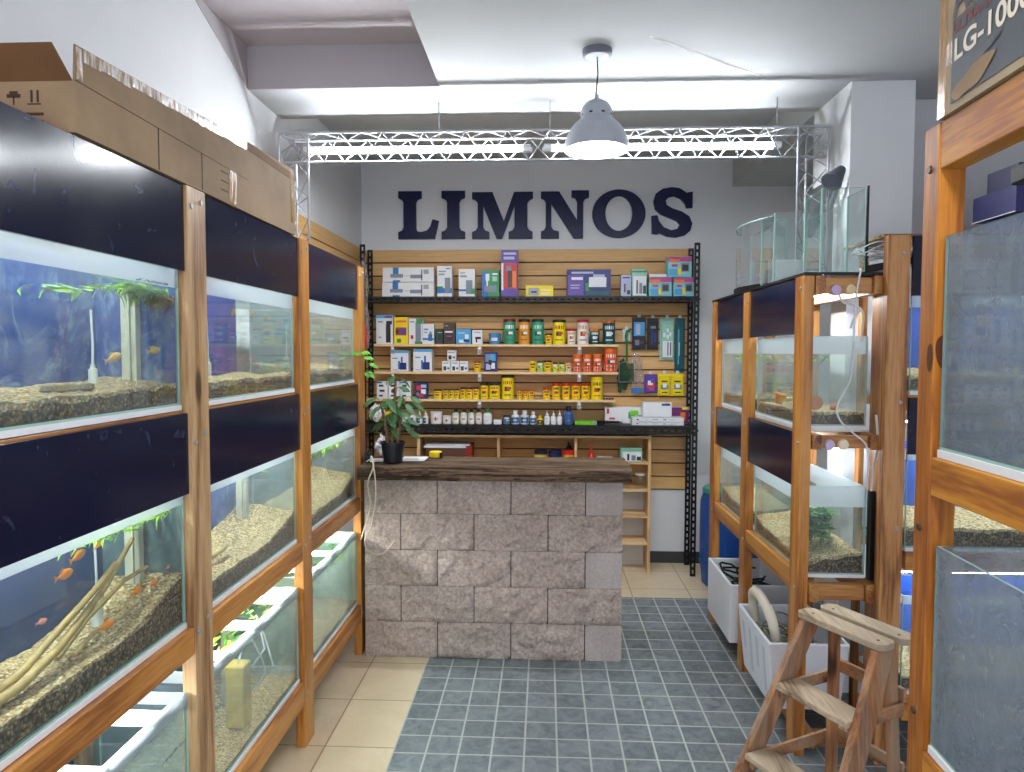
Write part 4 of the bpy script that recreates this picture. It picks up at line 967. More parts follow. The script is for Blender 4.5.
MB().box((.0, -.0072, ZB+.001), (.030, -.0062, 2.62), M['tapeB'], fn).box((.03, -.007, 2.235), (.06, -.0062, 2.275), M['tape'], fn).build('tape_strip', t)
th = MB(); vs = [fn(.13+.07*math.cos(a)*(1+.08*math.sin(3*a)), -.0092, 2.178+.020*math.sin(a)*(1+.15*math.cos(5*a))+.2*(.07*math.cos(a))) for a in [2*PI*k/26 for k in range(26)]]
th.add(vs, [tuple(range(26))], M['card']); 
vs = [fn(.17+.05*math.cos(a), -.0095, 2.210+.005*math.sin(a)+.2*(.05*math.cos(a))) for a in [2*PI*k/12 for k in range(12)]]; th.add(vs, [tuple(range(12))], M['black'])
th.build('torn_patch', t)

# ------------------------------------------------------------------ shelf goods
CO = {'w': (226, 228, 232), 'b': (34, 110, 186), 'B': (24, 40, 110), 'g': (40, 140, 80), 'k': (36, 36, 44), 'y': (238, 212, 26), 'r': (196, 44, 40), 'o': (228, 120, 30), 's': (120, 130, 146), 'p': (92, 64, 150), 'a': (130, 196, 206), 'P': (176, 70, 130), 't': (24, 84, 90), 'm': (150, 200, 184), 'l': (176, 182, 214), 'n': (66, 46, 40), 'c': (70, 160, 214), 'L': (120, 196, 40), 'G': (24, 60, 44), 'v': (110, 30, 100), 'q': (150, 156, 166)}
ST = { # style: body colour, patches (u0,v0,u1,v1,colour) on the front face
 'longpump': ('w', [(.2, .55, .31, 1, 'b'), (.15, .3, .4, .55, 's'), (.54, .25, .76, .5, 's'), (.755, .1, .775, .85, 'k'), (.8, .55, .9, .85, 'q'), (.42, .4, .53, .44, 'q'), (.2, 0, .34, .12, 'b')]),
 'whitefilter': ('w', [(0, .12, 1, .28, 'b'), (0, .28, .4, .34, 'g'), (.52, .14, .9, .62, 's'), (.1, .70, .5, .76, 'q'), (.1, .8, .6, .85, 'q'), (.6, .9, .9, .93, 'k')]),
 'whitefilter2': ('w', [(0, .2, 1, .27, 'b'), (.45, .1, .85, .6, 's'), (.75, .1, 1, .3, 'g'), (.1, .7, .5, .78, 'q'), (.1, .84, .4, .88, 'q')]),
 'greenbox': ('g', [(0, .0, .35, .95, 'b'), (.12, .18, .85, .42, 's'), (.2, .6, .42, .86, 'w'), (.25, .4, .34, .62, 'w'), (.6, .82, .9, .88, 'w'), (.6, .58, .88, .76, 'm')]),
 'tallred': ('p', [(.18, .18, .95, .72, 'r'), (.4, .2, .66, .56, 'n'), (.68, .2, .9, .55, 'o'), (.3, .56, .6, .66, 's'), (.15, .8, .8, .86, 'l'), (.15, .9, .9, .95, 'l'), (.02, .14, .14, .72, 'w')]),
 'yellowflat': ('y', [(.1, .1, .48, .8, 'q'), (.2, .35, .4, .5, 'k'), (.55, .3, .9, .36, 'w'), (.55, .55, .9, .61, 'w'), (.55, .15, .8, .2, 'w')]),
 'bigblue': ('B', [(.02, .05, .38, .8, 'p'), (.1, .62, .36, .72, 'w'), (.08, .4, .3, .44, 'l'), (.08, .3, .28, .34, 'l'), (.5, .35, .9, .72, 'w'), (.6, .72, .86, .82, 'l'), (.1, .85, .6, .92, 'l'), (.45, .05, .98, .2, 't'), (.42, .2, .5, .5, 'g')]),
 'lavender': ('l', [(.3, .2, .45, .6, 'k'), (.6, .1, .9, .3, 'k'), (.15, .85, .85, .92, 'B')]),
 'mint': ('m', [(.1, .05, .95, .75, 'w'), (.3, .1, .4, .6, 'k'), (.5, .1, .7, .5, 's'), (.75, .1, .95, .4, 'k'), (0, .88, 1, .94, 'g')]),
 'pinkaqua': ('a', [(0, .75, 1, 1, 'P'), (.05, .72, .5, .88, 'o'), (.55, .25, .9, .7, 's'), (.6, .3, .85, .6, 'k'), (.05, .08, .4, .4, 'c'), (.42, .1, .55, .45, 'y'), (.15, .5, .4, .62, 'P')]),
 'plainwhite': ('w', [(.1, .3, .5, .4, 'q')]),
 'pumpblack': ('w', [(0, .9, 1, 1, 'c'), (.5, .9, .95, .97, 'p'), (.58, .05, .86, .68, 'k'), (.6, .68, .95, .8, 'k'), (.1, .74, .4, .8, 'q'), (.15, .2, .3, .26, 'q')]),
 'yellowpic': ('y', [(.1, .32, .9, .62, 'r'), (.4, .34, .88, .58, 'p'), (.1, .38, .36, .55, 'n'), (.2, .05, .5, .2, 'g'), (.15, .8, .9, .88, 'o')]),
 'whitegreen': ('w', [(.5, .1, .9, .85, 's'), (.55, .8, 1, 1, 'g'), (.45, .0, 1, .1, 'g'), (.15, .2, .35, .35, 'r'), (.1, .85, .45, .9, 'q')]),
 'whiteblue': ('w', [(0, .2, 1, .3, 'b'), (.5, .15, .85, .5, 'b'), (.6, .5, .8, .62, 's'), (.1, .7, .5, .78, 'c'), (.15, .55, .4, .62, 'q')]),
 'darkgreen': ('G', [(.3, .1, .8, .6, 'k'), (.3, .75, .9, .8, 'm')]),
 'darkbrown': ('n', [(.1, .55, .8, .62, 'w'), (.3, .15, .8, .45, 'k'), (.1, .85, .4, .9, 'q'), (.3, .35, .7, .4, 'P')]),
 'skyblue': ('c', [(.2, .1, .6, .3, 'w'), (.6, .35, .85, .65, 'w'), (.15, .7, .6, .8, 'l'), (.5, .15, .9, .3, 'B')]),
 'whiteblack': ('w', [(.3, .35, .85, .52, 'k'), (.35, .12, .5, .36, 'k'), (.2, .8, .8, .86, 'q')]),
 'pumpblue': ('w', [(0, .88, 1, 1, 'c'), (.5, .08, .88, .42, 'B'), (.58, .42, .68, .7, 'b'), (.42, .1, .52, .5, 'b'), (.1, .6, .4, .66, 'c'), (.1, .05, .4, .1, 'l')]),
 'smallwhite': ('w', [(.15, .1, .5, .5, 'n'), (.6, .2, .9, .4, 'b'), (.1, .75, .8, .85, 'q')]),
 'bluecard': ('B', [(.1, .5, .5, .9, 's'), (.5, .55, .9, .9, 'c'), (.15, .1, .5, .4, 'l'), (.55, .15, .85, .45, 'w'), (.35, .35, .6, .6, 'k')]),
 'whiteicons': ('w', [(.2, .7, .6, .82, 'k'), (.25, .4, .7, .52, 'k'), (.2, .12, .55, .22, 'B'), (0, .9, .5, 1, 'b')]),
 'darkcard': ('B', [(.1, .55, .5, .85, 'r'), (.5, .3, .9, .6, 'w'), (.3, .1, .7, .35, 'r'), (.5, .7, .95, .9, 'l'), (.1, .2, .3, .4, 's')]),
 'limeflat': ('L', [(.82, .05, 1, .95, 'q')]),
 'longwhite': ('w', [(.08, .35, .12, .65, 'k'), (.25, .45, .33, .52, 'q'), (.38, .4, .5, .6, 'q'), (.6, .4, .66, .6, 'k'), (.7, .45, .85, .55, 'q')]),
 'whitelogo': ('w', [(.65, .78, .95, .92, 'B')]),
 'amazonas': ('w', [(.46, 0, .6, 1, 'v'), (.6, 0, 1, 1, 'v'), (.28, .3, .36, .7, 'g'), (.30, .5, .40, .8, 'L'), (.40, .1, .46, .5, 'v'), (.92, .86, 1, 1, 'y'), (.02, .6, .05, .9, 'r'), (.05, .25, .12, .35, 'r'), (.9, .2, .96, .7, 'o')]),
}
def front_patches(mb, x0, x1, y, z0, z1, pats, seed):
    for k, (a, b, c, d, col) in enumerate(pats):
        e = .0004*(k+1); X0, X1, Z0, Z1 = x0+(x1-x0)*a, x0+(x1-x0)*c, z0+(z1-z0)*b, z0+(z1-z0)*d
        mb.add([(X0, y-e, Z0), (X1, y-e, Z0), (X1, y-e, Z1), (X0, y-e, Z1)], [(0, 1, 2, 3)], flat(CO[col], .4))
def product_box(name, x0, x1, Y, z, h, st, lab, cat, grp=None):
    body, pats = ST[st]; w = x1-x0; h -= .003 if st in ('longpump', 'longwhite', 'pinkaqua', 'smallwhite') else 0; d = max(.03, min(.13, w*.8, .12)); 
    if st in ('longpump', 'longwhite', 'whitelogo', 'bigblue'): d = .12
    if st == 'amazonas': d = .06
    if Y > 5.3 and Y < 5.36: d = min(d, .12)
    t = thing(name, lab, cat, ((x0+x1)/2, Y+d/2, z), grp)
    _c = MB().box((x0+.0008, Y, z+.0004), (x1-.0008, Y+d, z+h), flat(CO[body], .4)); bd = _c.build('carton', t, .0012)
    mb = MB(); front_patches(mb, x0+.001, x1-.001, Y-.0002, z+.001, z+h-.001, pats, 0); mb.build('printed_front', bd); return t
CAN = {'green_red': ((46, 150, 116), (120, 30, 34), [(226, 232, 226), (90, 90, 80)]), 'orange_dark': ((224, 150, 48), (66, 34, 26), [(236, 226, 200), (120, 90, 60)]), 'green_dark': ((50, 156, 124), (30, 56, 46), [(190, 220, 200), (50, 70, 60)]),
 'yellow_dark': ((238, 214, 24), (36, 40, 30), [(200, 60, 40), (60, 60, 50)]), 'white_red': ((230, 228, 222), (190, 30, 36), [(220, 150, 60), (170, 40, 40)]), 'teal_orange': ((24, 74, 78), (214, 110, 50), [(214, 224, 222), (230, 236, 236)]),
 'yellow_red': ((240, 204, 22), (196, 50, 24), [(90, 70, 30), (210, 60, 40)]), 'yellow_yellow': ((240, 212, 20), (232, 196, 20), [(60, 60, 40), (200, 50, 40)]), 'paleg_dark': ((170, 206, 120), (36, 70, 50), [(230, 236, 220), (60, 80, 40)]),
 'yelgreen_dark': ((206, 216, 60), (34, 60, 40), [(236, 236, 200), (60, 80, 40)]), 'pale_orange': ((228, 214, 190), (222, 100, 30), [(200, 90, 40), (60, 60, 60)]), 'orange_orange': ((222, 92, 40), (232, 110, 30), [(236, 226, 214), (60, 60, 70)]),
 'whitecross': ((230, 230, 230), (226, 226, 228), [(196, 60, 70), (196, 60, 70)]), 'blue_navy': ((96, 126, 156), (30, 44, 90), [(220, 226, 232), (40, 60, 110)])}
def arc_patch(mb, cx, cy, r, a0, a1, z0, z1, m, n=4):
    for k in range(n):
        a, b = a0+(a1-a0)*k/n, a0+(a1-a0)*(k+1)/n
        p = lambda q, z: (cx+r*math.sin(q), cy-r*math.cos(q), z); mb.add([p(a, z0), p(b, z0), p(b, z1), p(a, z1)], [(0, 1, 2, 3)], m, True)
def product_can(name, x0, x1, Y, z, h, st, lab, cat, grp=None):
    body, lid, (c1, c2) = CAN[st]; r = (x1-x0)/2; cx = (x0+x1)/2; cy = Y+r; lh = min(.022, h*.16); t = thing(name, lab, cat, (cx, cy, z), grp)
    bm_, lm = flat(body, .35), flat(lid, .35)
    bd = MB().lathe((cx, cy, z), [(0, 0), (r*.93, 0), (r*.96, .003), (r*.96, h-lh), (0, h-lh)], bm_, 24).build('body', t)
    MB().lathe((cx, cy, z), [(0, h-lh+.0005), (r, h-lh+.0005), (r, h-.003), (r*.93, h), (0, h)], lm, 24).build('lid', t)
    mb = MB(); rr = r*.96+.0004
    if st == 'whitecross':
        arc_patch(mb, cx, cy, rr, -.12, .12, z+h*.25, z+h*.6, flat(c1)); arc_patch(mb, cx, cy, rr, -.4, .4, z+h*.38, z+h*.47, flat(c1))
    else:
        arc_patch(mb, cx, cy, rr, -.75, .75, z+h*.62, z+h*.76, flat(c1)); arc_patch(mb, cx, cy, rr, -.5, .35, z+h*.34, z+h*.52, flat(c2)); arc_patch(mb, cx, cy, rr+.0003, -.1, .6, z+h*.40, z+h*.5, flat(c1)); arc_patch(mb, cx, cy, rr, -.6, .6, z+h*.16, z+h*.2, flat(c2))
        if st == 'orange_orange': arc_patch(mb, cx, cy, rr, -1.2, 1.2, z+h*.06, z+h*.3, flat((236, 232, 226)))
    mb.build('printed_label', bd); return t
def product_bottle(name, x0, x1, Y, z, h, st, lab, cat, grp=None):
    r = (x1-x0)/2; cx = (x0+x1)/2; cy = Y+r; t = thing(name, lab, cat, (cx, cy, z), grp); b, c = st.split('_')
    bc = {'white': (228, 230, 234), 'whiteblue': (228, 230, 234), 'clear': (206, 212, 196), 'bluelabel': (214, 220, 226), 'yellow': (236, 206, 40), 'blue': (60, 92, 150)}[b]
    cc = {'cone': (222, 226, 232), 'black': (30, 30, 36), 'green': (30, 120, 60), 'white': (232, 234, 238), 'yellow': (236, 200, 30)}[c]
    bh = h*(.62 if c == 'cone' else .72)
    bd = MB().lathe((cx, cy, z), [(0, 0), (r*.9, 0), (r*.97, .003), (r*.97, bh*.82), (r*.8, bh*.93), (r*.42, bh), (r*.4, bh+.004), (0, bh+.004)], flat(bc, .3), 22).build('body', t)
    if c == 'cone': pr = [(0, bh+.004), (r*.5, bh+.004), (r*.5, bh+(h-bh)*.35), (r*.22, bh+(h-bh)*.5), (r*.12, h), (0, h)]
    else: pr = [(0, bh+.004), (r*.52, bh+.004), (r*.52, h-.002), (r*.45, h), (0, h)]
    MB().lathe((cx, cy, z), pr, flat(cc, .35), 18).build('cap', t)
    lc = {'white': None, 'whiteblue': (30, 50, 110), 'clear': (226, 226, 220), 'bluelabel': (50, 96, 140), 'yellow': (60, 50, 30), 'blue': None}[b]
    mb = MB(); rr = r*.97+.0004
    if lc:
        a_ = 1.1; arc_patch(mb, cx, cy, rr, -a_, a_ if b != 'whiteblue' else .3, z+bh*.12, z+bh*.72, flat(lc), 6)
        arc_patch(mb, cx, cy, rr+.0003, -.5, .5, z+bh*.4, z+bh*.5, flat((190, 60, 70) if b == 'clear' else (225, 228, 232)))
        if c == 'green': arc_patch(mb, cx, cy, rr, -1, 1, z+bh*.15, z+bh*.55, flat((40, 40, 70)), 6); arc_patch(mb, cx, cy, rr+.0004, -.6, .6, z+bh*.2, z+bh*.3, flat((220, 200, 60)))
    else: arc_patch(mb, cx, cy, rr, -.3, .3, z+bh*.3, z+bh*.34, flat((150, 160, 180)))
    mb.build('printed_label', bd); return t
GR = {'filter_box': 'boxed goods on the top shelf', 'food_can': 'fish food cans', 'food_jar': 'small fish food jars', 'dropper_bottle': 'dropper bottles', 'remedy_bottle': 'pale remedy bottles', 'conditioner_bottle': 'conditioner bottles', 'pump_box': 'boxed pumps', 'small_carton': 'small white cartons', 'aquarium_kit_box': 'pink and aqua boxes', 'light_box': 'long light boxes', 'remedy_jar': 'white screw jars', 'carton': 'assorted cartons'}
ITEMS = [
('box','pump_box',-1.229,-0.835,5.250,2.082,0.112,'longpump','white pump box with blue stripe lying at bottom of the pair on the top shelf','box'),
('box','pump_box',-1.224,-0.835,5.250,2.194,0.112,'longpump','white pump box with blue stripe lying on top of its twin on the top shelf','box'),
('box','filter_box',-0.812,-0.699,5.250,2.082,0.231,'whitefilter','white filter box with blue and green base, first upright beside the long boxes','box'),
('box','filter_box',-0.650,-0.526,5.250,2.082,0.208,'whitefilter2','white filter box with grey cylinder picture left of the green box','box'),
('box','air_pump_box',-0.474,-0.343,5.250,2.082,0.200,'greenbox','green and blue box standing beside the tall purple and red box','box'),
('box','filter_box',-0.332,-0.205,5.250,2.082,0.347,'tallred','tall purple and red box, highest on the top shelf','box'),
('box','timer_box',-0.148,0.060,5.250,2.082,0.084,'yellowflat','low yellow box lying alone on the top shelf','box'),
('box','heater_box',0.160,0.485,5.250,2.082,0.201,'bigblue','wide navy blue box picturing a white device on the top shelf','box'),
('box','filter_box',0.559,0.636,5.250,2.082,0.159,'lavender','narrow pale lavender box left of the mint green box','box'),
('box','filter_box',0.639,0.750,5.250,2.082,0.203,'mint','mint green and white box beside the pink aquarium boxes','box'),
('box','aquarium_kit_box',0.765,0.933,5.250,2.082,0.144,'pinkaqua','pink and aqua box, left one of the lower pair on the top shelf','box'),
('box','aquarium_kit_box',0.944,1.101,5.250,2.082,0.143,'pinkaqua','pink and aqua box, right one of the lower pair by the black post','box'),
('box','aquarium_kit_box',0.902,1.077,5.250,2.225,0.154,'pinkaqua','pink and aqua box stacked above the other two','box'),
('box','carton',0.765,0.896,5.250,2.226,0.022,'plainwhite','flat white carton lying on the left pink and aqua box','box'),
('box','pump_box',-1.300,-1.168,5.345,1.729,0.223,'pumpblack','white box with blue top and black pump picture, first on the second shelf','box'),
('box','food_box',-1.160,-1.052,5.345,1.729,0.208,'yellowpic','yellow box with red and blue picture on the second shelf','box'),
('box','filter_box',-1.048,-0.941,5.345,1.729,0.196,'whitegreen','white and green box with grey filter picture beside the yellow box','box'),
('box','pump_box',-0.940,-0.851,5.345,1.729,0.154,'whiteblue','small white box with blue pump picture on the second shelf','box'),
('box','carton',-0.840,-0.782,5.345,1.729,0.116,'darkgreen','small dark green box beside the dark brown box','box'),
('box','carton',-0.778,-0.689,5.345,1.729,0.162,'darkbrown','dark brown box standing on the second shelf','box'),
('box','carton',-0.682,-0.567,5.345,1.729,0.116,'skyblue','sky blue box right of the dark brown box','box'),
('box','carton',-0.559,-0.478,5.345,1.729,0.109,'whiteblack','white box with black gun shaped mark on the second shelf','box'),
('basket','breeding_basket',-0.436,-0.337,5.345,1.729,0.086,'bluebasket','small blue tub beside the green food can','tub'),
('can','food_can',-0.322,-0.226,5.345,1.729,0.192,'green_red','green fish food can with dark red lid','can'),
('can','food_can',-0.207,-0.116,5.345,1.729,0.192,'orange_dark','orange fish food can with brown lid','can'),
('can','food_can',-0.104,-0.009,5.345,1.729,0.192,'green_dark','green fish food can with dark green lid','can'),
('can','food_can',0.002,0.054,5.345,1.729,0.082,'yellow_dark','small yellow can left of the large yellow can on the second shelf','can'),
('can','food_can',0.056,0.157,5.345,1.729,0.189,'yellow_dark','large yellow can with dark lid on the second shelf','can'),
('can','food_can',0.169,0.233,5.345,1.729,0.120,'white_red','small white can with red lid on the second shelf','can'),
('can','food_can',0.241,0.335,5.345,1.729,0.188,'white_red','large white can with red lid on the second shelf','can'),
('can','food_can',0.341,0.415,5.345,1.729,0.120,'teal_orange','small dark teal can with orange lid','can'),
('can','food_can',0.437,0.535,5.345,1.729,0.185,'teal_orange','large dark teal can with orange lid at the end of the second shelf','can'),
('box','pump_box',-1.189,-1.049,5.345,1.519,0.161,'pumpblue','white pump box with blue top, left of the two on the third shelf','box'),
('box','pump_box',-1.014,-0.867,5.345,1.519,0.173,'pumpblue','white pump box with blue top, right of the two on the third shelf','box'),
('box','small_carton',-0.790,-0.725,5.345,1.519,0.085,'smallwhite','small white box, left in the row of three on the third shelf','box'),
('box','small_carton',-0.721,-0.658,5.345,1.519,0.085,'smallwhite','small white box in the middle of the row of three','box'),
('box','small_carton',-0.655,-0.590,5.345,1.519,0.085,'smallwhite','small white box, right in the row of three on the third shelf','box'),
('box','small_carton',-0.751,-0.682,5.345,1.604,0.081,'smallwhite','small white box stacked on top of the row of three','box'),
('can','food_jar',-0.548,-0.494,5.345,1.519,0.078,'yellow_red','tiny yellow jar standing alone left of the blue card on the third shelf','jar'),
('box','carton',-0.467,-0.367,5.345,1.519,0.151,'bluecard','blue patterned box standing in a white tray','box'),
('can','food_jar',-0.119,-0.069,5.345,1.519,0.083,'yellow_yellow','tiny plain yellow jar, first of the jar row on the third shelf','jar'),
('can','food_jar',-0.061,-0.016,5.345,1.519,0.083,'paleg_dark','tiny pale green jar with dark lid','jar'),
('can','food_jar',-0.012,0.051,5.345,1.519,0.087,'yellow_dark','wider yellow jar with dark green lid on the third shelf','jar'),
('can','food_jar',0.057,0.098,5.345,1.519,0.072,'yelgreen_dark','left of two small yellow green jars on the third shelf','jar'),
('can','food_jar',0.104,0.152,5.345,1.519,0.072,'yelgreen_dark','right of two small yellow green jars on the third shelf','jar'),
('can','food_jar',0.159,0.203,5.345,1.519,0.076,'pale_orange','tiny jar with orange lid beside the orange jars','jar'),
('can','food_jar',0.212,0.280,5.345,1.519,0.133,'orange_orange','orange and white jar, leftmost of three of one size','jar'),
('can','food_jar',0.288,0.356,5.345,1.519,0.133,'orange_orange','orange and white jar, middle of three of one size','jar'),
('can','food_jar',0.363,0.435,5.345,1.519,0.134,'orange_orange','orange and white jar, rightmost of three of one size','jar'),
('can','food_can',0.446,0.554,5.345,1.519,0.179,'orange_orange','large orange and white can ending the third shelf','can'),
('box','pump_box',-1.299,-1.210,5.345,1.308,0.133,'whiteicons','white box with dark icons behind the plant, left of three','box'),
('box','pump_box',-1.207,-1.120,5.345,1.308,0.133,'whiteicons','white box with dark icons behind the plant, middle of three','box'),
('box','pump_box',-1.116,-1.031,5.345,1.308,0.134,'whiteicons','white box with dark icons behind the plant, right of three','box'),
('box','carton',-1.000,-0.907,5.345,1.308,0.123,'darkcard','dark red and blue patterned box on the fourth shelf','box'),
('can','food_jar',-0.861,-0.795,5.345,1.308,0.073,'yellow_dark','yellow jar with black lid, first on the fourth shelf','jar'),
('can','food_jar',-0.783,-0.742,5.345,1.308,0.077,'yellow_dark','slim yellow jar with black lid, first of three alike','jar'),
('can','food_jar',-0.739,-0.701,5.345,1.308,0.077,'yellow_dark','slim yellow jar with black lid, middle of three alike','jar'),
('can','food_jar',-0.698,-0.660,5.345,1.308,0.077,'yellow_dark','slim yellow jar with black lid, last of three alike','jar'),
('can','food_jar',-0.652,-0.612,5.345,1.308,0.089,'yellow_dark','taller slim yellow jar with black lid on the fourth shelf','jar'),
('can','food_jar',-0.609,-0.559,5.345,1.308,0.089,'yellow_dark','yellow jar with black lid right of the taller slim one','jar'),
('can','food_jar',-0.556,-0.505,5.345,1.308,0.090,'yellow_dark','yellow jar with black lid left of the bigger yellow cans','jar'),
('can','food_can',-0.498,-0.436,5.345,1.308,0.124,'yellow_dark','narrower of two middle sized yellow cans with black lids','can'),
('can','food_can',-0.432,-0.344,5.345,1.308,0.125,'yellow_dark','wider of two middle sized yellow cans with black lids','can'),
('can','food_can',-0.336,-0.237,5.345,1.308,0.186,'yellow_dark','tallest yellow can with black lid on the fourth shelf','can'),
('can','food_jar',-0.214,-0.175,5.345,1.308,0.072,'yellow_red','tiny yellow jar with red lid, first of three right of the tallest can','jar'),
('can','food_jar',-0.168,-0.127,5.345,1.308,0.072,'yellow_red','tiny yellow jar with red lid, middle of three right of the tallest can','jar'),
('can','food_jar',-0.122,-0.084,5.345,1.308,0.072,'yellow_red','tiny yellow jar with red lid, last of three right of the tallest can','jar'),
('can','food_jar',-0.015,0.039,5.345,1.308,0.084,'yellow_red','small yellow jar with red lid beside the big red lidded row','jar'),
('can','food_can',0.054,0.118,5.345,1.308,0.123,'yellow_red','yellow can with red lid, first in the red lidded row','can'),
('can','food_can',0.130,0.193,5.345,1.308,0.123,'yellow_red','yellow can with red lid, second in the red lidded row','can'),
('can','food_can',0.203,0.269,5.345,1.308,0.124,'yellow_red','yellow can with red lid, third in the red lidded row','can'),
('can','food_can',0.277,0.345,5.345,1.308,0.124,'yellow_red','yellow can with red lid, fourth in the red lidded row','can'),
('can','food_can',0.350,0.444,5.345,1.308,0.174,'yellow_yellow','tall all yellow can ending the fourth shelf','can'),
('bottle','dropper_bottle',-1.098,-1.041,5.250,1.125,0.097,'white_cone','white dropper bottle nearest the potted plant','bottle'),
('bottle','dropper_bottle',-1.033,-0.979,5.250,1.125,0.097,'whiteblue_cone','white dropper bottle with dark blue label, first of three','bottle'),
('bottle','dropper_bottle',-0.976,-0.930,5.250,1.125,0.097,'whiteblue_cone','white dropper bottle with dark blue label, middle of three','bottle'),
('bottle','dropper_bottle',-0.926,-0.884,5.250,1.125,0.098,'whiteblue_cone','white dropper bottle with dark blue label, last of three','bottle'),
('can','remedy_jar',-0.873,-0.781,5.250,1.125,0.090,'whitecross','large white screw jar with red cross','jar'),
('can','remedy_jar',-0.777,-0.709,5.250,1.125,0.061,'whitecross','small white screw jar with red cross','jar'),
('bottle','remedy_bottle',-0.705,-0.648,5.250,1.125,0.118,'clear_black','pale bottle with black cap, first of four on the lower black shelf','bottle'),
('bottle','remedy_bottle',-0.642,-0.587,5.250,1.125,0.118,'clear_black','pale bottle with black cap, second of four on the lower black shelf','bottle'),
('bottle','remedy_bottle',-0.583,-0.531,5.250,1.125,0.119,'clear_black','pale bottle with black cap, third of four on the lower black shelf','bottle'),
('bottle','remedy_bottle',-0.527,-0.474,5.250,1.125,0.119,'clear_black','pale bottle with black cap, fourth of four on the lower black shelf','bottle'),
('bottle','remedy_bottle',-0.470,-0.398,5.250,1.125,0.116,'white_green','white bottle with green cap and dark label','bottle'),
('box','small_carton',-0.387,-0.326,5.250,1.125,0.033,'plainwhite','tiny white carton beside the green capped bottle','box'),
('can','test_tin',-0.315,-0.262,5.250,1.125,0.067,'blue_navy','small blue grey tin beside the tiny white carton','tin'),
('bottle','conditioner_bottle',-0.255,-0.191,5.250,1.125,0.102,'bluelabel_white','white bottle with blue label, first of three','bottle'),
('bottle','conditioner_bottle',-0.187,-0.119,5.250,1.125,0.102,'bluelabel_white','white bottle with blue label, widest and middle of three','bottle'),
('bottle','conditioner_bottle',-0.112,-0.063,5.250,1.125,0.095,'bluelabel_white','white bottle with blue label, slim last of three','bottle'),
('bottle','conditioner_bottle',-0.059,-0.014,5.250,1.125,0.065,'yellow_yellow','small yellow bottle on the lower black shelf','bottle'),
('bottle','dropper_bottle',-0.006,0.039,5.250,1.125,0.103,'white_cone','slim plain white bottle, first of three beside the blue bottle','bottle'),
('bottle','dropper_bottle',0.043,0.087,5.250,1.125,0.103,'white_cone','slim plain white bottle, middle of three beside the blue bottle','bottle'),
('bottle','dropper_bottle',0.091,0.133,5.250,1.125,0.104,'white_cone','slim plain white bottle touching the blue bottle','bottle'),
('bottle','water_bottle',0.140,0.218,5.250,1.125,0.138,'blue_black','blue bottle with black cap on the lower black shelf','bottle'),
('box','carton',0.226,0.391,5.250,1.125,0.026,'limeflat','flat lime green box on the lower black shelf','box'),
('box','light_box',0.651,1.036,5.250,1.125,0.026,'longwhite','long flat white light box, bottom of the stack by the black post','box'),
('box','light_box',0.654,1.035,5.250,1.151,0.037,'longwhite','long flat white light box lying on another of its kind','box'),
('box','light_box',0.731,0.945,5.250,1.188,0.109,'whitelogo','white box with small navy mark on top of the long boxes','box'),
('box','light_box',0.460,1.097,5.380,1.125,0.127,'amazonas','long white box ending purple and yellow, behind the stacked boxes','box'),
]
for kd, nm, x0, x1, Y, z, h, st, lab, cat in ITEMS:
    g = GR.get(nm)
    if kd == 'box': product_box(nm, x0, x1, Y, z, h, st, lab, cat, g)
    elif kd == 'can': product_can(nm, x0, x1, Y, z, h, st, lab, cat, g)
    elif kd == 'bottle': product_bottle(nm, x0, x1, Y, z, h, st, lab, cat, g)
    else:
        t = thing(nm, lab, cat, ((x0+x1)/2, Y+.05, z)); cx, cy, r = (x0+x1)/2, Y+.05, (x1-x0)/2
        MB().lathe((cx, cy, z), [(0, 0), (r*.8, 0), (r, h*.9), (r*1.03, h*.9), (r*1.03, h), (r*.92, h), (r*.75, .004), (0, .004)], flat((70, 140, 190), .3), 22).build('tub', t)
        mb = MB(); arc_patch(mb, cx, cy, r*.93, -.6, .5, z+h*.3, z+h*.6, flat((220, 228, 234))); mb.build('printed_label', t)
# white tray under the blue patterned box
# ---------------- goods hanging on the slatwall
def blister(x0, x1, z0, z1, col, pats, name, lb, hook=True, d=.025, grp='packets hanging on the slatwall'):
    Y = 5.50; t = thing(name, lb, 'packet', ((x0+x1)/2, Y, z0), grp); h = z1-z0
    MB().box((x0, Y-.003, z0), (x1, Y, z1), flat(CO[col], .35)).build('backing_card', t, .0008)
    _b = MB().box((x0+(x1-x0)*.1, Y-d, z0+h*.05), (x1-(x1-x0)*.1, Y-.0035, z1-h*.12), flat(CO[col], .25)); bl = _b.build('blister', t, .004)
    mb = MB(); front_patches(mb, x0+(x1-x0)*.12, x1-(x1-x0)*.12, Y-d-.0004, z0+h*.06, z1-h*.13, pats, 1); mb.build('printed_front', bl)
    if hook:
        xm = (x0+x1)/2; MB().box((xm-.012, Y-.006, z1), (xm+.012, Y-.003, z1+.022), M['white']).build('hang_tab', t)
        MB().tube([(xm, Y+.03, z1+.012), (xm, Y-.045, z1+.012), (xm, Y-.05, z1+.02)], .002, M['steel'], 6).build('hook', t)
blister(.674, .782, 1.690, 1.941, 'k', [(.0, .45, 1, .98, 'c'), (.2, .5, .6, .9, 'l'), (.1, .1, .5, .3, 's'), (.5, .15, .9, .25, 'n')], 'filter_packet', 'black and sky blue packet hanging left of the dark one')
blister(.790, .878, 1.690, 1.935, 'k', [(.3, .15, .5, .7, 'B'), (.6, .2, .9, .6, 'B'), (.2, .75, .8, .85, 's')], 'filter_packet', 'black packet with blue print hanging second from the left')
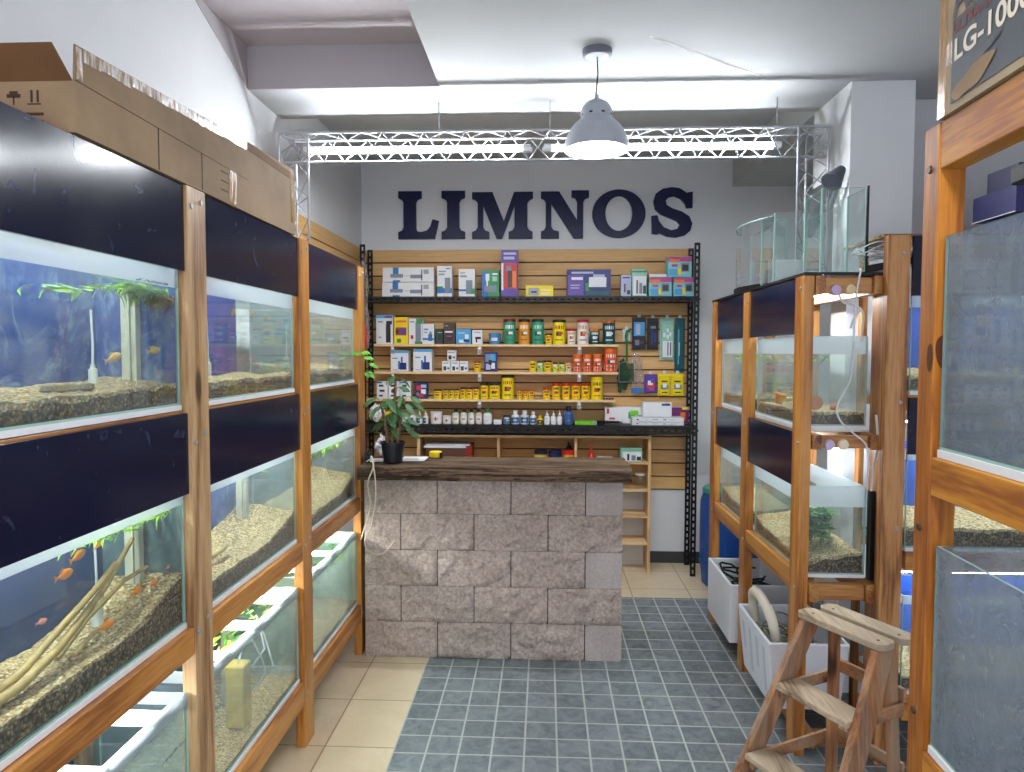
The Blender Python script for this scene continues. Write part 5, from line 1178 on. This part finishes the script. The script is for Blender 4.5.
blister(.890, 1.000, 1.612, 1.935, 'm', [(.05, .0, .95, .48, 'w'), (.5, .05, .6, .45, 'B'), (.75, .05, .85, .45, 'k'), (.1, .6, .3, .72, 'w'), (.4, .55, .6, .67, 'w'), (.65, .62, .85, .74, 'w'), (.4, .75, .6, .85, 'w')], 'heater_packet', 'aqua and white packet hanging beside the long teal one')
blister(1.004, 1.082, 1.518, 1.935, 't', [(.2, .1, .35, .9, 'c'), (.5, .15, .7, .85, 'G'), (.3, .3, .45, .6, 'm')], 'heater_packet', 'longest teal packet hanging nearest the black post')
blister(.770, .872, 1.352, 1.500, 'p', [(.1, .3, .9, .6, 'r'), (.2, .45, .7, .75, 'w'), (.3, .1, .8, .3, 'P'), (.5, .6, .9, .9, 'p')], 'food_packet', 'purple packet with red picture in the lower hanging row')
for x0, x1, lb in ((.880, .976, 'yellow packet hanging in the middle of the lower row'), (.979, 1.080, 'yellow packet hanging nearest the black post')):
    blister(x0, x1, 1.33, 1.505, 'y', [(.1, .3, .9, .55, 's'), (.15, .7, .8, .78, 'G'), (.2, .1, .8, .16, 'G'), (.3, .4, .7, .6, 'w')], 'food_packet', lb)
blister(.602, .662, 1.760, 1.850, 'w', [(.2, .3, .8, .6, 'q')], 'white_card', 'small white card behind the green net handle', d=.008)
# green fish net and bag
t = thing('fish_net', 'green handled fish net hanging on the slatwall', 'net', (.64, 5.46, 1.40)); GN = flat((24, 120, 60), .4)
MB().tube([(.655, 5.49, 1.83), (.655, 5.46, 1.845), (.632, 5.455, 1.83), (.625, 5.455, 1.79), (.632, 5.455, 1.74), (.632, 5.455, 1.60)], [.006, .009, .012, .011, .008, .006], GN, 10).build('handle', t)
MB().tube([(.632, 5.455, 1.60), (.575, 5.45, 1.585), (.57, 5.45, 1.44), (.69, 5.45, 1.44), (.688, 5.45, 1.585), (.632, 5.455, 1.60)], .004, M['steel'], 8).build('rim', t)
nm_ = NT('green_net_mesh'); tr = nm_.n('ShaderNodeBsdfTransparent'); df = nm_.n('ShaderNodeBsdfDiffuse'); df.inputs[0].default_value = (*lin((60, 90, 70)), 1)
mx = nm_.n('ShaderNodeMixShader', i_0=.7); nm_.l(tr, mx, 0, 1); nm_.l(df, mx, 0, 2); nm_.l(mx, nm_.out)
mb = MB(); vs = []
for j in range(9):
    for i in range(9): vs.append((.572+.116*i/8, 5.45-.03*math.sin(PI*i/8)*math.sin(PI*j/8)-.01*noise.noise(Vector((i*.7, j*.7, 3))), 1.585-.145*j/8))
mb.add(vs, [(j*9+i, j*9+i+1, (j+1)*9+i+1, (j+1)*9+i) for j in range(8) for i in range(8)], nm_.m, True); mb.build('mesh_bag', t)
def crumple(c, s, m, name, lb, cat, seed, grp=None, n=2, amp=.25):
    me = D.meshes.new(name); bm = bmesh.new(); bmesh.ops.create_icosphere(bm, subdivisions=4, radius=1)
    for v in bm.verts:
        k = 1+noise.fractal(v.co*2+Vector((seed, 0, 0)), .7, 2.2, 4)*amp*2; v.co = Vector((v.co.x*s[0]*k, v.co.y*s[1]*k, v.co.z*s[2]*k))
    zmin = min(v.co.z for v in bm.verts)
    for v in bm.verts: v.co.z -= zmin
    bm.to_mesh(me); bm.free(); me.materials.append(m); o = D.objects.new(name, me); COL.objects.link(o); o.location = c; o['_o'] = tuple(c)
    return tag(o, lb, cat, grp)
crumple((.60, 5.475, 1.349), (.045, .02, .11), nm_.m, 'net_packet', 'dark green packed nets hanging beside the net bag', 'packet', 3.3)
crumple((.71, 5.478, 1.36), (.045, .014, .12), M['film'], 'clear_bag', 'clear bag with grey contents right of the green net', 'bag', 5.1)
tag(MB().box((.67, 5.46, 1.352), (.755, 5.478, 1.395), flat((40, 110, 180), .3)).build('blue_tag', bev=.003), 'small blue packet at the foot of the clear bag', 'packet')
mb = MB(); rnd = random.Random(2)
for k in range(9):
    p = [( .29+rnd.uniform(0, .3), 5.27+rnd.uniform(0, .06), 1.131+rnd.uniform(0, .02)) for _ in range(5)]; mb.tube(p, .003, M['black'], 6)
tag(mb.build('tangled_cable'), 'tangle of black cables left of the long white boxes', 'cable')
mb = MB()
for k in range(4): mb.lathe((.45+.022*k, 5.36+.01*(k % 2), 1.3085), [(0, 0), (.011, .001), (.008, .012), (0, .014)], M['black'], 8)
tag(mb.build('rubber_caps'), 'few small black rubber pieces at the end of the lowest wood shelf', 'pieces')
# bags hanging at the left end of the steel rack
for (x, z0, z1, c, lb, sd) in ((-1.345, 1.95, 2.30, M['film'], 'clear plastic bag hanging highest on the left steel post', 1.1), (-1.335, 1.63, 1.93, M['film'], 'clear plastic bag hanging under the highest one', 2.4)):
    crumple((x, 5.16, z0), (.032, .02, (z1-z0)/2), c, 'plastic_bag', lb, 'bag', sd, 'bags on the left steel post')
crumple((-1.335, 5.14, 1.66), (.02, .012, .09), flat((190, 60, 56), .4), 'red_packet', 'red packet inside the lower hanging bag', 'packet', 4.4)
crumple((-1.20, 5.28, 1.131), (.05, .04, .035), flat((226, 200, 40), .4), 'yellow_bag', 'yellow bag on the lower black shelf behind the plant', 'bag', 6.2)
crumple((-1.28, 5.28, 1.131), (.05, .04, .06), M['white'], 'white_bag', 'white plastic bag at the left end of the lower black shelf', 'bag', 7.7)

# ---------------- things in and behind the cubby
def paintjar(x, c, lid, lb):
    t = thing('paint_jar', lb, 'jar', (x, 5.33, .8465), 'squat jars in the cubby unit')
    MB().lathe((x, 5.33, .8465), [(0, 0), (.046, 0), (.048, .004), (.048, .046), (0, .046)], flat(c), 26).build('body', t)
    MB().lathe((x, 5.33, .8465), [(0, .0465), (.05, .0465), (.05, .072), (.046, .076), (0, .076)], flat(lid), 26).build('lid', t)
paintjar(-.03, (214, 186, 90), (30, 30, 50), 'squat jar with dark lid and yellow label, left of three')
paintjar(.08, (36, 44, 96), (30, 36, 80), 'squat navy blue jar in the middle of three')
paintjar(.185, (220, 170, 40), (196, 30, 30), 'squat jar with bright red lid')
t = thing('small_bottle', 'small dark bottle behind the red lidded jar', 'bottle', (.19, 5.42, .8465))
MB().lathe((.19, 5.42, .8465), [(0, 0), (.028, 0), (.028, .08), (.012, .10), (.012, .125), (0, .125)], flat((60, 40, 50)), 16).build('body', t)
t = thing('red_funnel', 'small red funnel standing mouth down in the cubby unit', 'funnel', (.355, 5.33, .8465))
MB().lathe((.355, 5.33, .8465), [(.040, 0), (.042, .003), (.012, .055), (.006, .115), (0, .115)], flat((206, 30, 30), .3), 22).build('cone', t)
t = thing('paper_stack', 'small white papers beside the red funnel', 'papers', (.46, 5.32, .8465)); MB().box((.40, 5.30, .8465), (.52, 5.40, .87), M['white']).build('sheets', t, .001)
product_box('glove_box', .572, .732, 5.27, .8465, .10, 'mint', 'mint and white glove box on the cubby unit', 'box')
t = thing('glass_jar', 'empty clear glass jar on the second cubby shelf', 'jar', (.728, 5.33, .6385))
MB().lathe((.728, 5.33, .6385), [(0, .001), (.036, .001), (.04, .008), (.04, .085), (.034, .10), (.034, .112)], M['glassclear'], 24).build('glass', t)
MB().lathe((.728, 5.33, .6385), [(.0345, .098), (.037, .098), (.037, .112), (.0345, .112)], M['silicone'], 24).build('rim', t)
t = thing('cup', 'small clear cup left of the glass jar', 'cup', (.62, 5.33, .6385)); MB().lathe((.62, 5.33, .6385), [(0, .001), (.03, .001), (.038, .06), (.04, .06)], M['glassclear'], 20).build('bowl', t)
t = thing('document_box', 'red sided box with white papers piled on top behind the counter', 'box', (-.72, 5.33, .8465))
MB().box((-.90, 5.27, .8465), (-.60, 5.46, .94), flat((92, 58, 46), .5)).box((-.5995, 5.265, .8465), (-.555, 5.46, .965), flat((150, 44, 36), .5)).build('carton', t, .002)
MB().box((-.92, 5.265, .941), (-.575, 5.45, .956), M['white']).box((-.905, 5.262, .957), (-.57, 5.45, .968), flat((208, 212, 222), .5)).build('papers', t, .001)

# ---------------- on the counter
ZC = 1.072
t = thing('potted_plant', 'green leafy houseplant with thick brown stem in a black nursery pot on the counter', 'plant', (-.822, 3.74, ZC))
MB().lathe((-.822, 3.74, ZC), [(0, 0), (.048, 0), (.050, .004), (.063, .100), (.067, .100), (.067, .113), (.060, .113), (.057, .092), (0, .090)], flat((24, 26, 34), .4), 32).build('pot', t)
mb = MB(); rnd = random.Random(11); trunks = []
for (dx, dy, h, lean) in ((-.005, 0, .36, (.004, 0)), (.018, .01, .25, (.006, .004)), (-.022, -.008, .24, (-.006, -.003)), (.03, -.01, .10, (.0, 0))):
    pts = [(-.822+dx+lean[0]*k+rnd.uniform(-.004, .004), 3.74+dy+lean[1]*k, ZC+.088+h*k/6) for k in range(7)]; trunks.append(pts); mb.tube(pts, [.011-.0008*k for k in range(7)], M['bark'], 9)
mb.build('stem', t)
mb = MB()
for pts in trunks[:3]:
    for k in range(2, 7):
        for q in range(3):
            p = Vector(pts[k]); a = rnd.uniform(0, 2*PI); d = Vector((math.cos(a), math.sin(a)*.8, rnd.uniform(.0, .8))).normalized(); l = rnd.uniform(.02, .05)
            mb.tube([p, p+d*l*.6+Vector((0, 0, .008)), p+d*l], .0017, M['leaf'], 5); d2 = (d+Vector((0, 0, -.9))).normalized()
            mb.leaf(p+d*l, d2, (-.1+d.x*.3, -.7, .7), rnd.uniform(.06, .10), rnd.uniform(.026, .040), M['leaf'], rnd.uniform(-.1, .4), 5)
mb.build('leaves', t)
t = thing('climbing_vine', 'small bright green vine sprig curling round the far rack post', 'plant', (-.99, 3.80, 1.60)); mb = MB()
vp = [(-.99, 3.85, 1.56), (-.97, 3.82, 1.60), (-.985, 3.76, 1.635), (-.99, 3.72, 1.66)]
mb.tube(vp, .002, M['leafB'], 6)
for p, d in ((vp[3], (-.6, -.8, .1)), (vp[3], (.9, -.3, .2)), (vp[2], (.9, -.2, .1)), (vp[2], (-.3, -.8, .5)), (vp[1], (.9, .2, -.2)), (vp[1], (.4, -.6, .6)), (vp[0], (.8, .0, -.5)), (vp[0], (.3, -.8, -.3))):
    mb.leaf(p, d, (0, -.6, .8), .055, .034, M['leafB'], .3, 5)
mb.build('leaves', t)
t = thing('tape_measure', 'yellow and black tape measure near the back edge of the counter', 'tape measure', (-.618, 3.93, ZC))
MB().lathe((-.618, 3.93, ZC), [(0, 0), (.034, 0), (.037, .004), (.037, .030), (.032, .035), (0, .035)], flat((232, 206, 24), .35), 26, sy=.8).build('case', t)
MB().box((-.592, 3.898, ZC+.002), (-.578, 3.935, ZC+.03), M['black']).build('grip', t, .003)
t = thing('paper_sheet', 'white printed sheet lying on the counter right of the plant pot', 'paper', (-.73, 3.85, ZC)); MB().box((-.80, 3.78, ZC), (-.66, 3.94, ZC+.0015), M['white']).build('sheet', t)
mb = MB(); [mb.box((-.78, 3.80+k*.02, ZC+.0016), (-.70, 3.803+k*.02, ZC+.0019), M['groove']) for k in range(4)]; mb.build('printed_lines', t)
t = thing('paper_sheet', 'white sheet peeking out left of the plant pot', 'paper', (-.92, 3.80, ZC)); MB().box((-.955, 3.74, ZC), (-.88, 3.86, ZC+.0015), M['white']).build('sheet', t)
crumple((-.915, 3.90, ZC), (.035, .04, .05), flat((214, 216, 222), .4), 'plastic_bag', 'crumpled white plastic bag on the counter behind the far rack post', 'bag', 12.)
crumple((-.89, 3.955, ZC), (.03, .02, .025), flat((170, 60, 56), .5), 'red_cloth', 'small red bundle behind the plant pot', 'cloth', 14.)
crumple((-.945, 3.69, ZC), (.022, .03, .03), flat((40, 40, 46), .5), 'black_bundle', 'black bundle of cable at the left end of the counter', 'cable', 15.)
t = thing('cream_cable', 'cream cable looping down the left side of the block counter', 'cable', (-.93, 3.62, .8)); CRM = flat((206, 196, 176), .4)
MB().tube(spline([(-.925, 3.66, 1.10), (-.91, 3.62, 1.12), (-.895, 3.60, 1.07), (-.925, 3.595, .98), (-.915, 3.61, .88), (-.935, 3.64, .80), (-.965, 3.67, .72), (-.985, 3.68, .66)], 6), .004, CRM, 8).build('cable', t)
MB().tube(spline([(-.94, 3.64, 1.09), (-.905, 3.61, 1.10), (-.885, 3.598, 1.0), (-.885, 3.60, .90), (-.92, 3.65, .75), (-.96, 3.66, .66), (-.94, 3.67, .60), (-.87, 3.68, .585), (-.80, 3.69, .66)], 6), .0035, CRM, 8).build('cable', t)

def crate(x0, x1, y0, y1, z0, z1, lb, ribs):
    t = thing('plastic_bin' if ribs else 'styrofoam_box', lb, 'box', ((x0+x1)/2, (y0+y1)/2, z0)); th = .016; q = .028 if ribs else .0; W_ = flat((226, 230, 238), .5)
    mb = MB(); nb = [(x0+q, y0+q), (x1-q, y0+q), (x1-q, y1-q), (x0+q, y1-q)]; nt = [(x0, y0), (x1, y0), (x1, y1), (x0, y1)]; it = [(x0+th, y0+th), (x1-th, y0+th), (x1-th, y1-th), (x0+th, y1-th)]; ib = [(x0+th+q, y0+th+q), (x1-th-q, y0+th+q), (x1-th-q, y1-th-q), (x0+th+q, y1-th-q)]
    vs = [(x, y, z0) for x, y in nb]+[(x, y, z1) for x, y in nt]+[(x, y, z1) for x, y in it]+[(x, y, z0+th) for x, y in ib]
    fs = [(3, 2, 1, 0), (12, 13, 14, 15)]
    for i in range(4):
        j = (i+1) % 4; fs += [(i, j, 4+j, 4+i), (4+i, 4+j, 8+j, 8+i), (8+i, 8+j, 12+j, 12+i)]
    mb.add(vs, fs, W_); mb.build('body', t, .010 if ribs else .004)
    if ribs:
        for k in range(4):
            y = y0+.09+k*(y1-y0-.18)/3; za, zb = z0+(.12 if k % 2 else .05), z1-.05; f = lambda z: x0+q*(1-(z-z0)/(z1-z0))-.0015
            m3 = MB(); m3.add([(f(za), y-.016, za), (f(za), y+.016, za), (f(zb), y+.016, zb), (f(zb), y-.016, zb), (f(za)+.006, y-.016, za), (f(za)+.006, y+.016, za), (f(zb)+.006, y+.016, zb), (f(zb)+.006, y-.016, zb)], [(3, 2, 1, 0), (4, 5, 6, 7), (0, 1, 5, 4), (2, 3, 7, 6), (1, 2, 6, 5), (3, 0, 4, 7)], flat((200, 206, 220), .5)); m3.build('rib', t)
    return t
crate(.975, 1.325, 3.03, 3.52, .1025, .41, 'white ribbed plastic bin holding a thick cream hose under the right rack', True)
crate(1.0, 1.325, 3.76, 4.27, .1025, .42, 'white styrofoam box of dark cables at the far end under the right rack', False)
def tangle(x0, x1, y0, y1, z0, z1, n, r, m, seed):
    rnd = random.Random(seed); mb = MB()
    for k in range(n):
        c = Vector((rnd.uniform(x0, x1), rnd.uniform(y0, y1), rnd.uniform(z0, z1))); R_ = rnd.uniform(.04, .075); ax = Vector((rnd.uniform(-.5, .5), rnd.uniform(-.5, .5), 1)).normalized(); e1 = ax.orthogonal().normalized(); e2 = ax.cross(e1)
        pts = [c+e1*R_*math.cos(a)*.8+e2*R_*math.sin(a)*1.2+Vector((0, 0, rnd.uniform(-.006, .006))) for a in [i*2*PI/14 for i in range(12+k % 3)]]
        pts = [Vector((min(max(p.x, x0-.03), x1+.03), min(max(p.y, y0-.03), y1+.03), max(p.z, z0))) for p in pts]; mb.tube(pts, r, m, 6)
    return mb
tag(tangle(1.07, 1.25, 3.84, 4.18, .20, .40, 34, .006, M['black'], 3).build('cable_heap'), 'heap of black cables and pumps in the styrofoam box', 'cables')
tag(tangle(1.07, 1.24, 3.13, 3.42, .20, .36, 26, .004, flat((150, 144, 124), .5), 4).build('cable_heap'), 'heap of tan cables and hoses in the ribbed bin', 'cables')
crumple((1.16, 3.16, .33), (.045, .06, .05), flat((44, 54, 76), .5), 'dark_pump', 'dark blue pump bundle lying on the cables in the ribbed bin', 'pump', 8.)
hp = [(1.09, 3.24, .14), (1.08, 3.22, .26), (1.06, 3.20, .37), (1.045, 3.24, .46), (1.025, 3.32, .515), (1.02, 3.40, .51), (1.03, 3.45, .45), (1.05, 3.46, .30)]
hs = spline(hp, 14); tag(MB().tube(hs, [.024 if k % 2 else .0215 for k in range(len(hs))], flat((214, 206, 190), .5), 16).build('corrugated_hose'), 'thick cream corrugated hose arching out of the ribbed bin', 'hose')
# barrel
t = thing('plastic_barrel', 'blue plastic barrel with green lid behind the right rack', 'barrel', (1.345, 5.05, 0)); BL = flat((22, 74, 150), .4)
MB().lathe((1.345, 5.05, 0), [(0, 0), (.19, 0), (.205, .02), (.214, .14), (.220, .15), (.220, .17), (.222, .34), (.222, .46), (.218, .60), (.200, .655), (.196, .665), (0, .665)], BL, 48).build('body', t)
MB().lathe((1.345, 5.05, 0), [(0, .666), (.202, .666), (.206, .672), (.206, .69), (.196, .70), (0, .70)], flat((40, 150, 130), .4), 48).build('lid', t)
MB().lathe((1.345, 5.05, 0), [(.221, .15), (.226, .156), (.226, .166), (.221, .172)], BL, 48).build('hoop', t)

# ---------------- wooden step stool
S0 = Vector((.905, 2.50, 0)); Us = Vector((.47, -.883, 0)).normalized(); Vs = Vector((-.883, -.47, 0)).normalized()
def fs_(u, v, z): p = S0+Us*u+Vs*v; return (p.x, p.y, z)
W0, HT, SP, DU = .325, .75, .36, .065
ST_ = thing('step_stool', 'worn wooden three step stool standing before the right rack', 'step stool', fs_(W0/2, .1, 0))
sl = SP/HT
def ub(z): return DU*(1-z/HT)    # the stool widens towards the floor
def leg(u0, u1, sgn, va, vb, z1, dep, m, name):
    mb = MB(); d_ = DU*sgn
    vs = [fs_(u+du, v+d, z) for u in (u0, u1) for (v, z, du) in ((va, 0, d_), (vb, z1, 0)) for d in (-dep, 0)]
    mb.add(vs, [(0, 2, 3, 1), (4, 5, 7, 6), (0, 1, 5, 4), (2, 6, 7, 3), (1, 3, 7, 5), (0, 4, 6, 2)], m); mb.build(name, ST_, .003, weld=True)
LR = OLD['z']
leg(.008, .034, -1, SP, .0, HT-.024, .085, LR, 'front_leg'); leg(W0-.034, W0-.008, 1, SP, .0, HT-.024, .085, LR, 'front_leg')
leg(.045, .068, -.4, -.13, -.10, HT-.023, .040, LR, 'rear_leg'); leg(W0-.068, W0-.045, .4, -.13, -.10, HT-.023, .040, LR, 'rear_leg')
def rplank(u0, u1, v0, v1, z0, z1, m, name, cut=.018):
    pts = [(u0+cut, v0), (u1-cut, v0), (u1, v0+cut), (u1, v1-cut), (u1-cut, v1), (u0+cut, v1), (u0, v1-cut), (u0, v0+cut)]; n = 8; mb = MB()
    mb.add([fs_(u, v, z0) for u, v in pts]+[fs_(u, v, z1) for u, v in pts], [tuple(range(n)), tuple(range(2*n-1, n-1, -1))]+[(i, n+i, n+(i+1) % n, (i+1) % n) for i in range(n)], m)
    return mb.build(name, ST_, .003, weld=True)
GW = wood('weathered_step_plank', 'y', (190, 172, 148), (160, 140, 116), (112, 92, 72), .75, 4., 31., weather=.8)
rplank(-.012, W0+.006, -.078, .004, HT-.022, HT, GW, 'step_board'); rplank(-.010, W0+.010, -.182, -.105, HT-.022, HT, GW, 'step_board')
for k, z in enumerate((.52, .285)):
    v = (HT-z)*sl; e = ub(z)-.002
    sb = MB().box((.034-e, v-.095, z-.022), (W0-.034+e, v+.012, z), GW, fs_).build('step_board', ST_, .004)
    for u in (.034-e, W0-.052+e): MB().box((u, v-.085, z-.058), (u+.018, v-.01, z-.0225), OLD['y'], fs_).build('step_cleat', sb, .002)
for z in (.56, .31):
    MB().box((.03, -.178, z-.045), (W0-.03, -.162, z), OLD['y'], fs_).build('rear_rail', ST_, .002)
for z in (.50, .27):
    for sg in (-1, 1):
        u = (.038 if sg < 0 else W0-.038)+sg*ub(z)*.6
        MB().beam(fs_(u, -.15, z), fs_(u, (HT-z)*sl-.06, z), .012, .042, OLD['y']).build('side_brace', ST_, .002)
for u in (.04, W0-.03):
    for v in (-.03, -.13): MB().tube([fs_(u, v, HT-.001), fs_(u, v, HT+.0015)], .005, flat((70, 60, 54), .4), 8).build('screw_head', ST_)

# ------------------------------------------------------------------ camera, light, render look
cam = D.cameras.new('camera'); co = D.objects.new('camera', cam); COL.objects.link(co); SC.camera = co
cam.sensor_width = 36; cam.lens = 36*700/1024; cam.clip_start = .02
yaw = math.atan(33/700); pit = math.atan(-34/700*math.cos(yaw)); roll = .002
F = Vector((-math.sin(yaw)*math.cos(pit), math.cos(yaw)*math.cos(pit), math.sin(pit))); Rt = Vector((math.cos(yaw), math.sin(yaw), 0)); Up = Rt.cross(F)
R2 = Rt*math.cos(roll)+Up*math.sin(roll); U2 = -Rt*math.sin(roll)+Up*math.cos(roll)
co.matrix_world = Matrix(((R2.x, U2.x, -F.x, 0), (R2.y, U2.y, -F.y, 0), (R2.z, U2.z, -F.z, 1.67), (0, 0, 0, 1)))
W_ = D.worlds.new('shopfront_daylight'); SC.world = W_; W_.use_nodes = True
bg = W_.node_tree.nodes['Background']; bg.inputs[0].default_value = (.86, .90, 1, 1); bg.inputs[1].default_value = 2.6
def area(n, loc, rot, sx, sy, e, c):
    l = D.lights.new(n, 'AREA'); l.shape = 'RECTANGLE'; l.size = sx; l.size_y = sy; l.energy = e; l.color = c; o = D.objects.new(n, l); COL.objects.link(o); o.location = loc; o.rotation_euler = rot; return o
area('fill_light_front', (.3, .2, 2.93), (0, 0, 0), .3, 1.2, 30, (1, .97, .92))  # unseen fill light added overhead to brighten the near part of the room
SC.cycles.max_bounces = 8; SC.cycles.transparent_max_bounces = 40; SC.cycles.transmission_bounces = 4; SC.cycles.glossy_bounces = 4; SC.cycles.diffuse_bounces = 4
SC.cycles.caustics_reflective = False; SC.cycles.caustics_refractive = False; SC.cycles.use_denoising = True; SC.cycles.sample_clamp_indirect = 6
SC.view_settings.view_transform = 'Standard'; SC.view_settings.look = 'None'; SC.view_settings.exposure = .35; SC.view_settings.gamma = 1; SC.view_settings.use_curve_mapping = False
for o in D.objects:
    if '_o' in o: del o['_o']
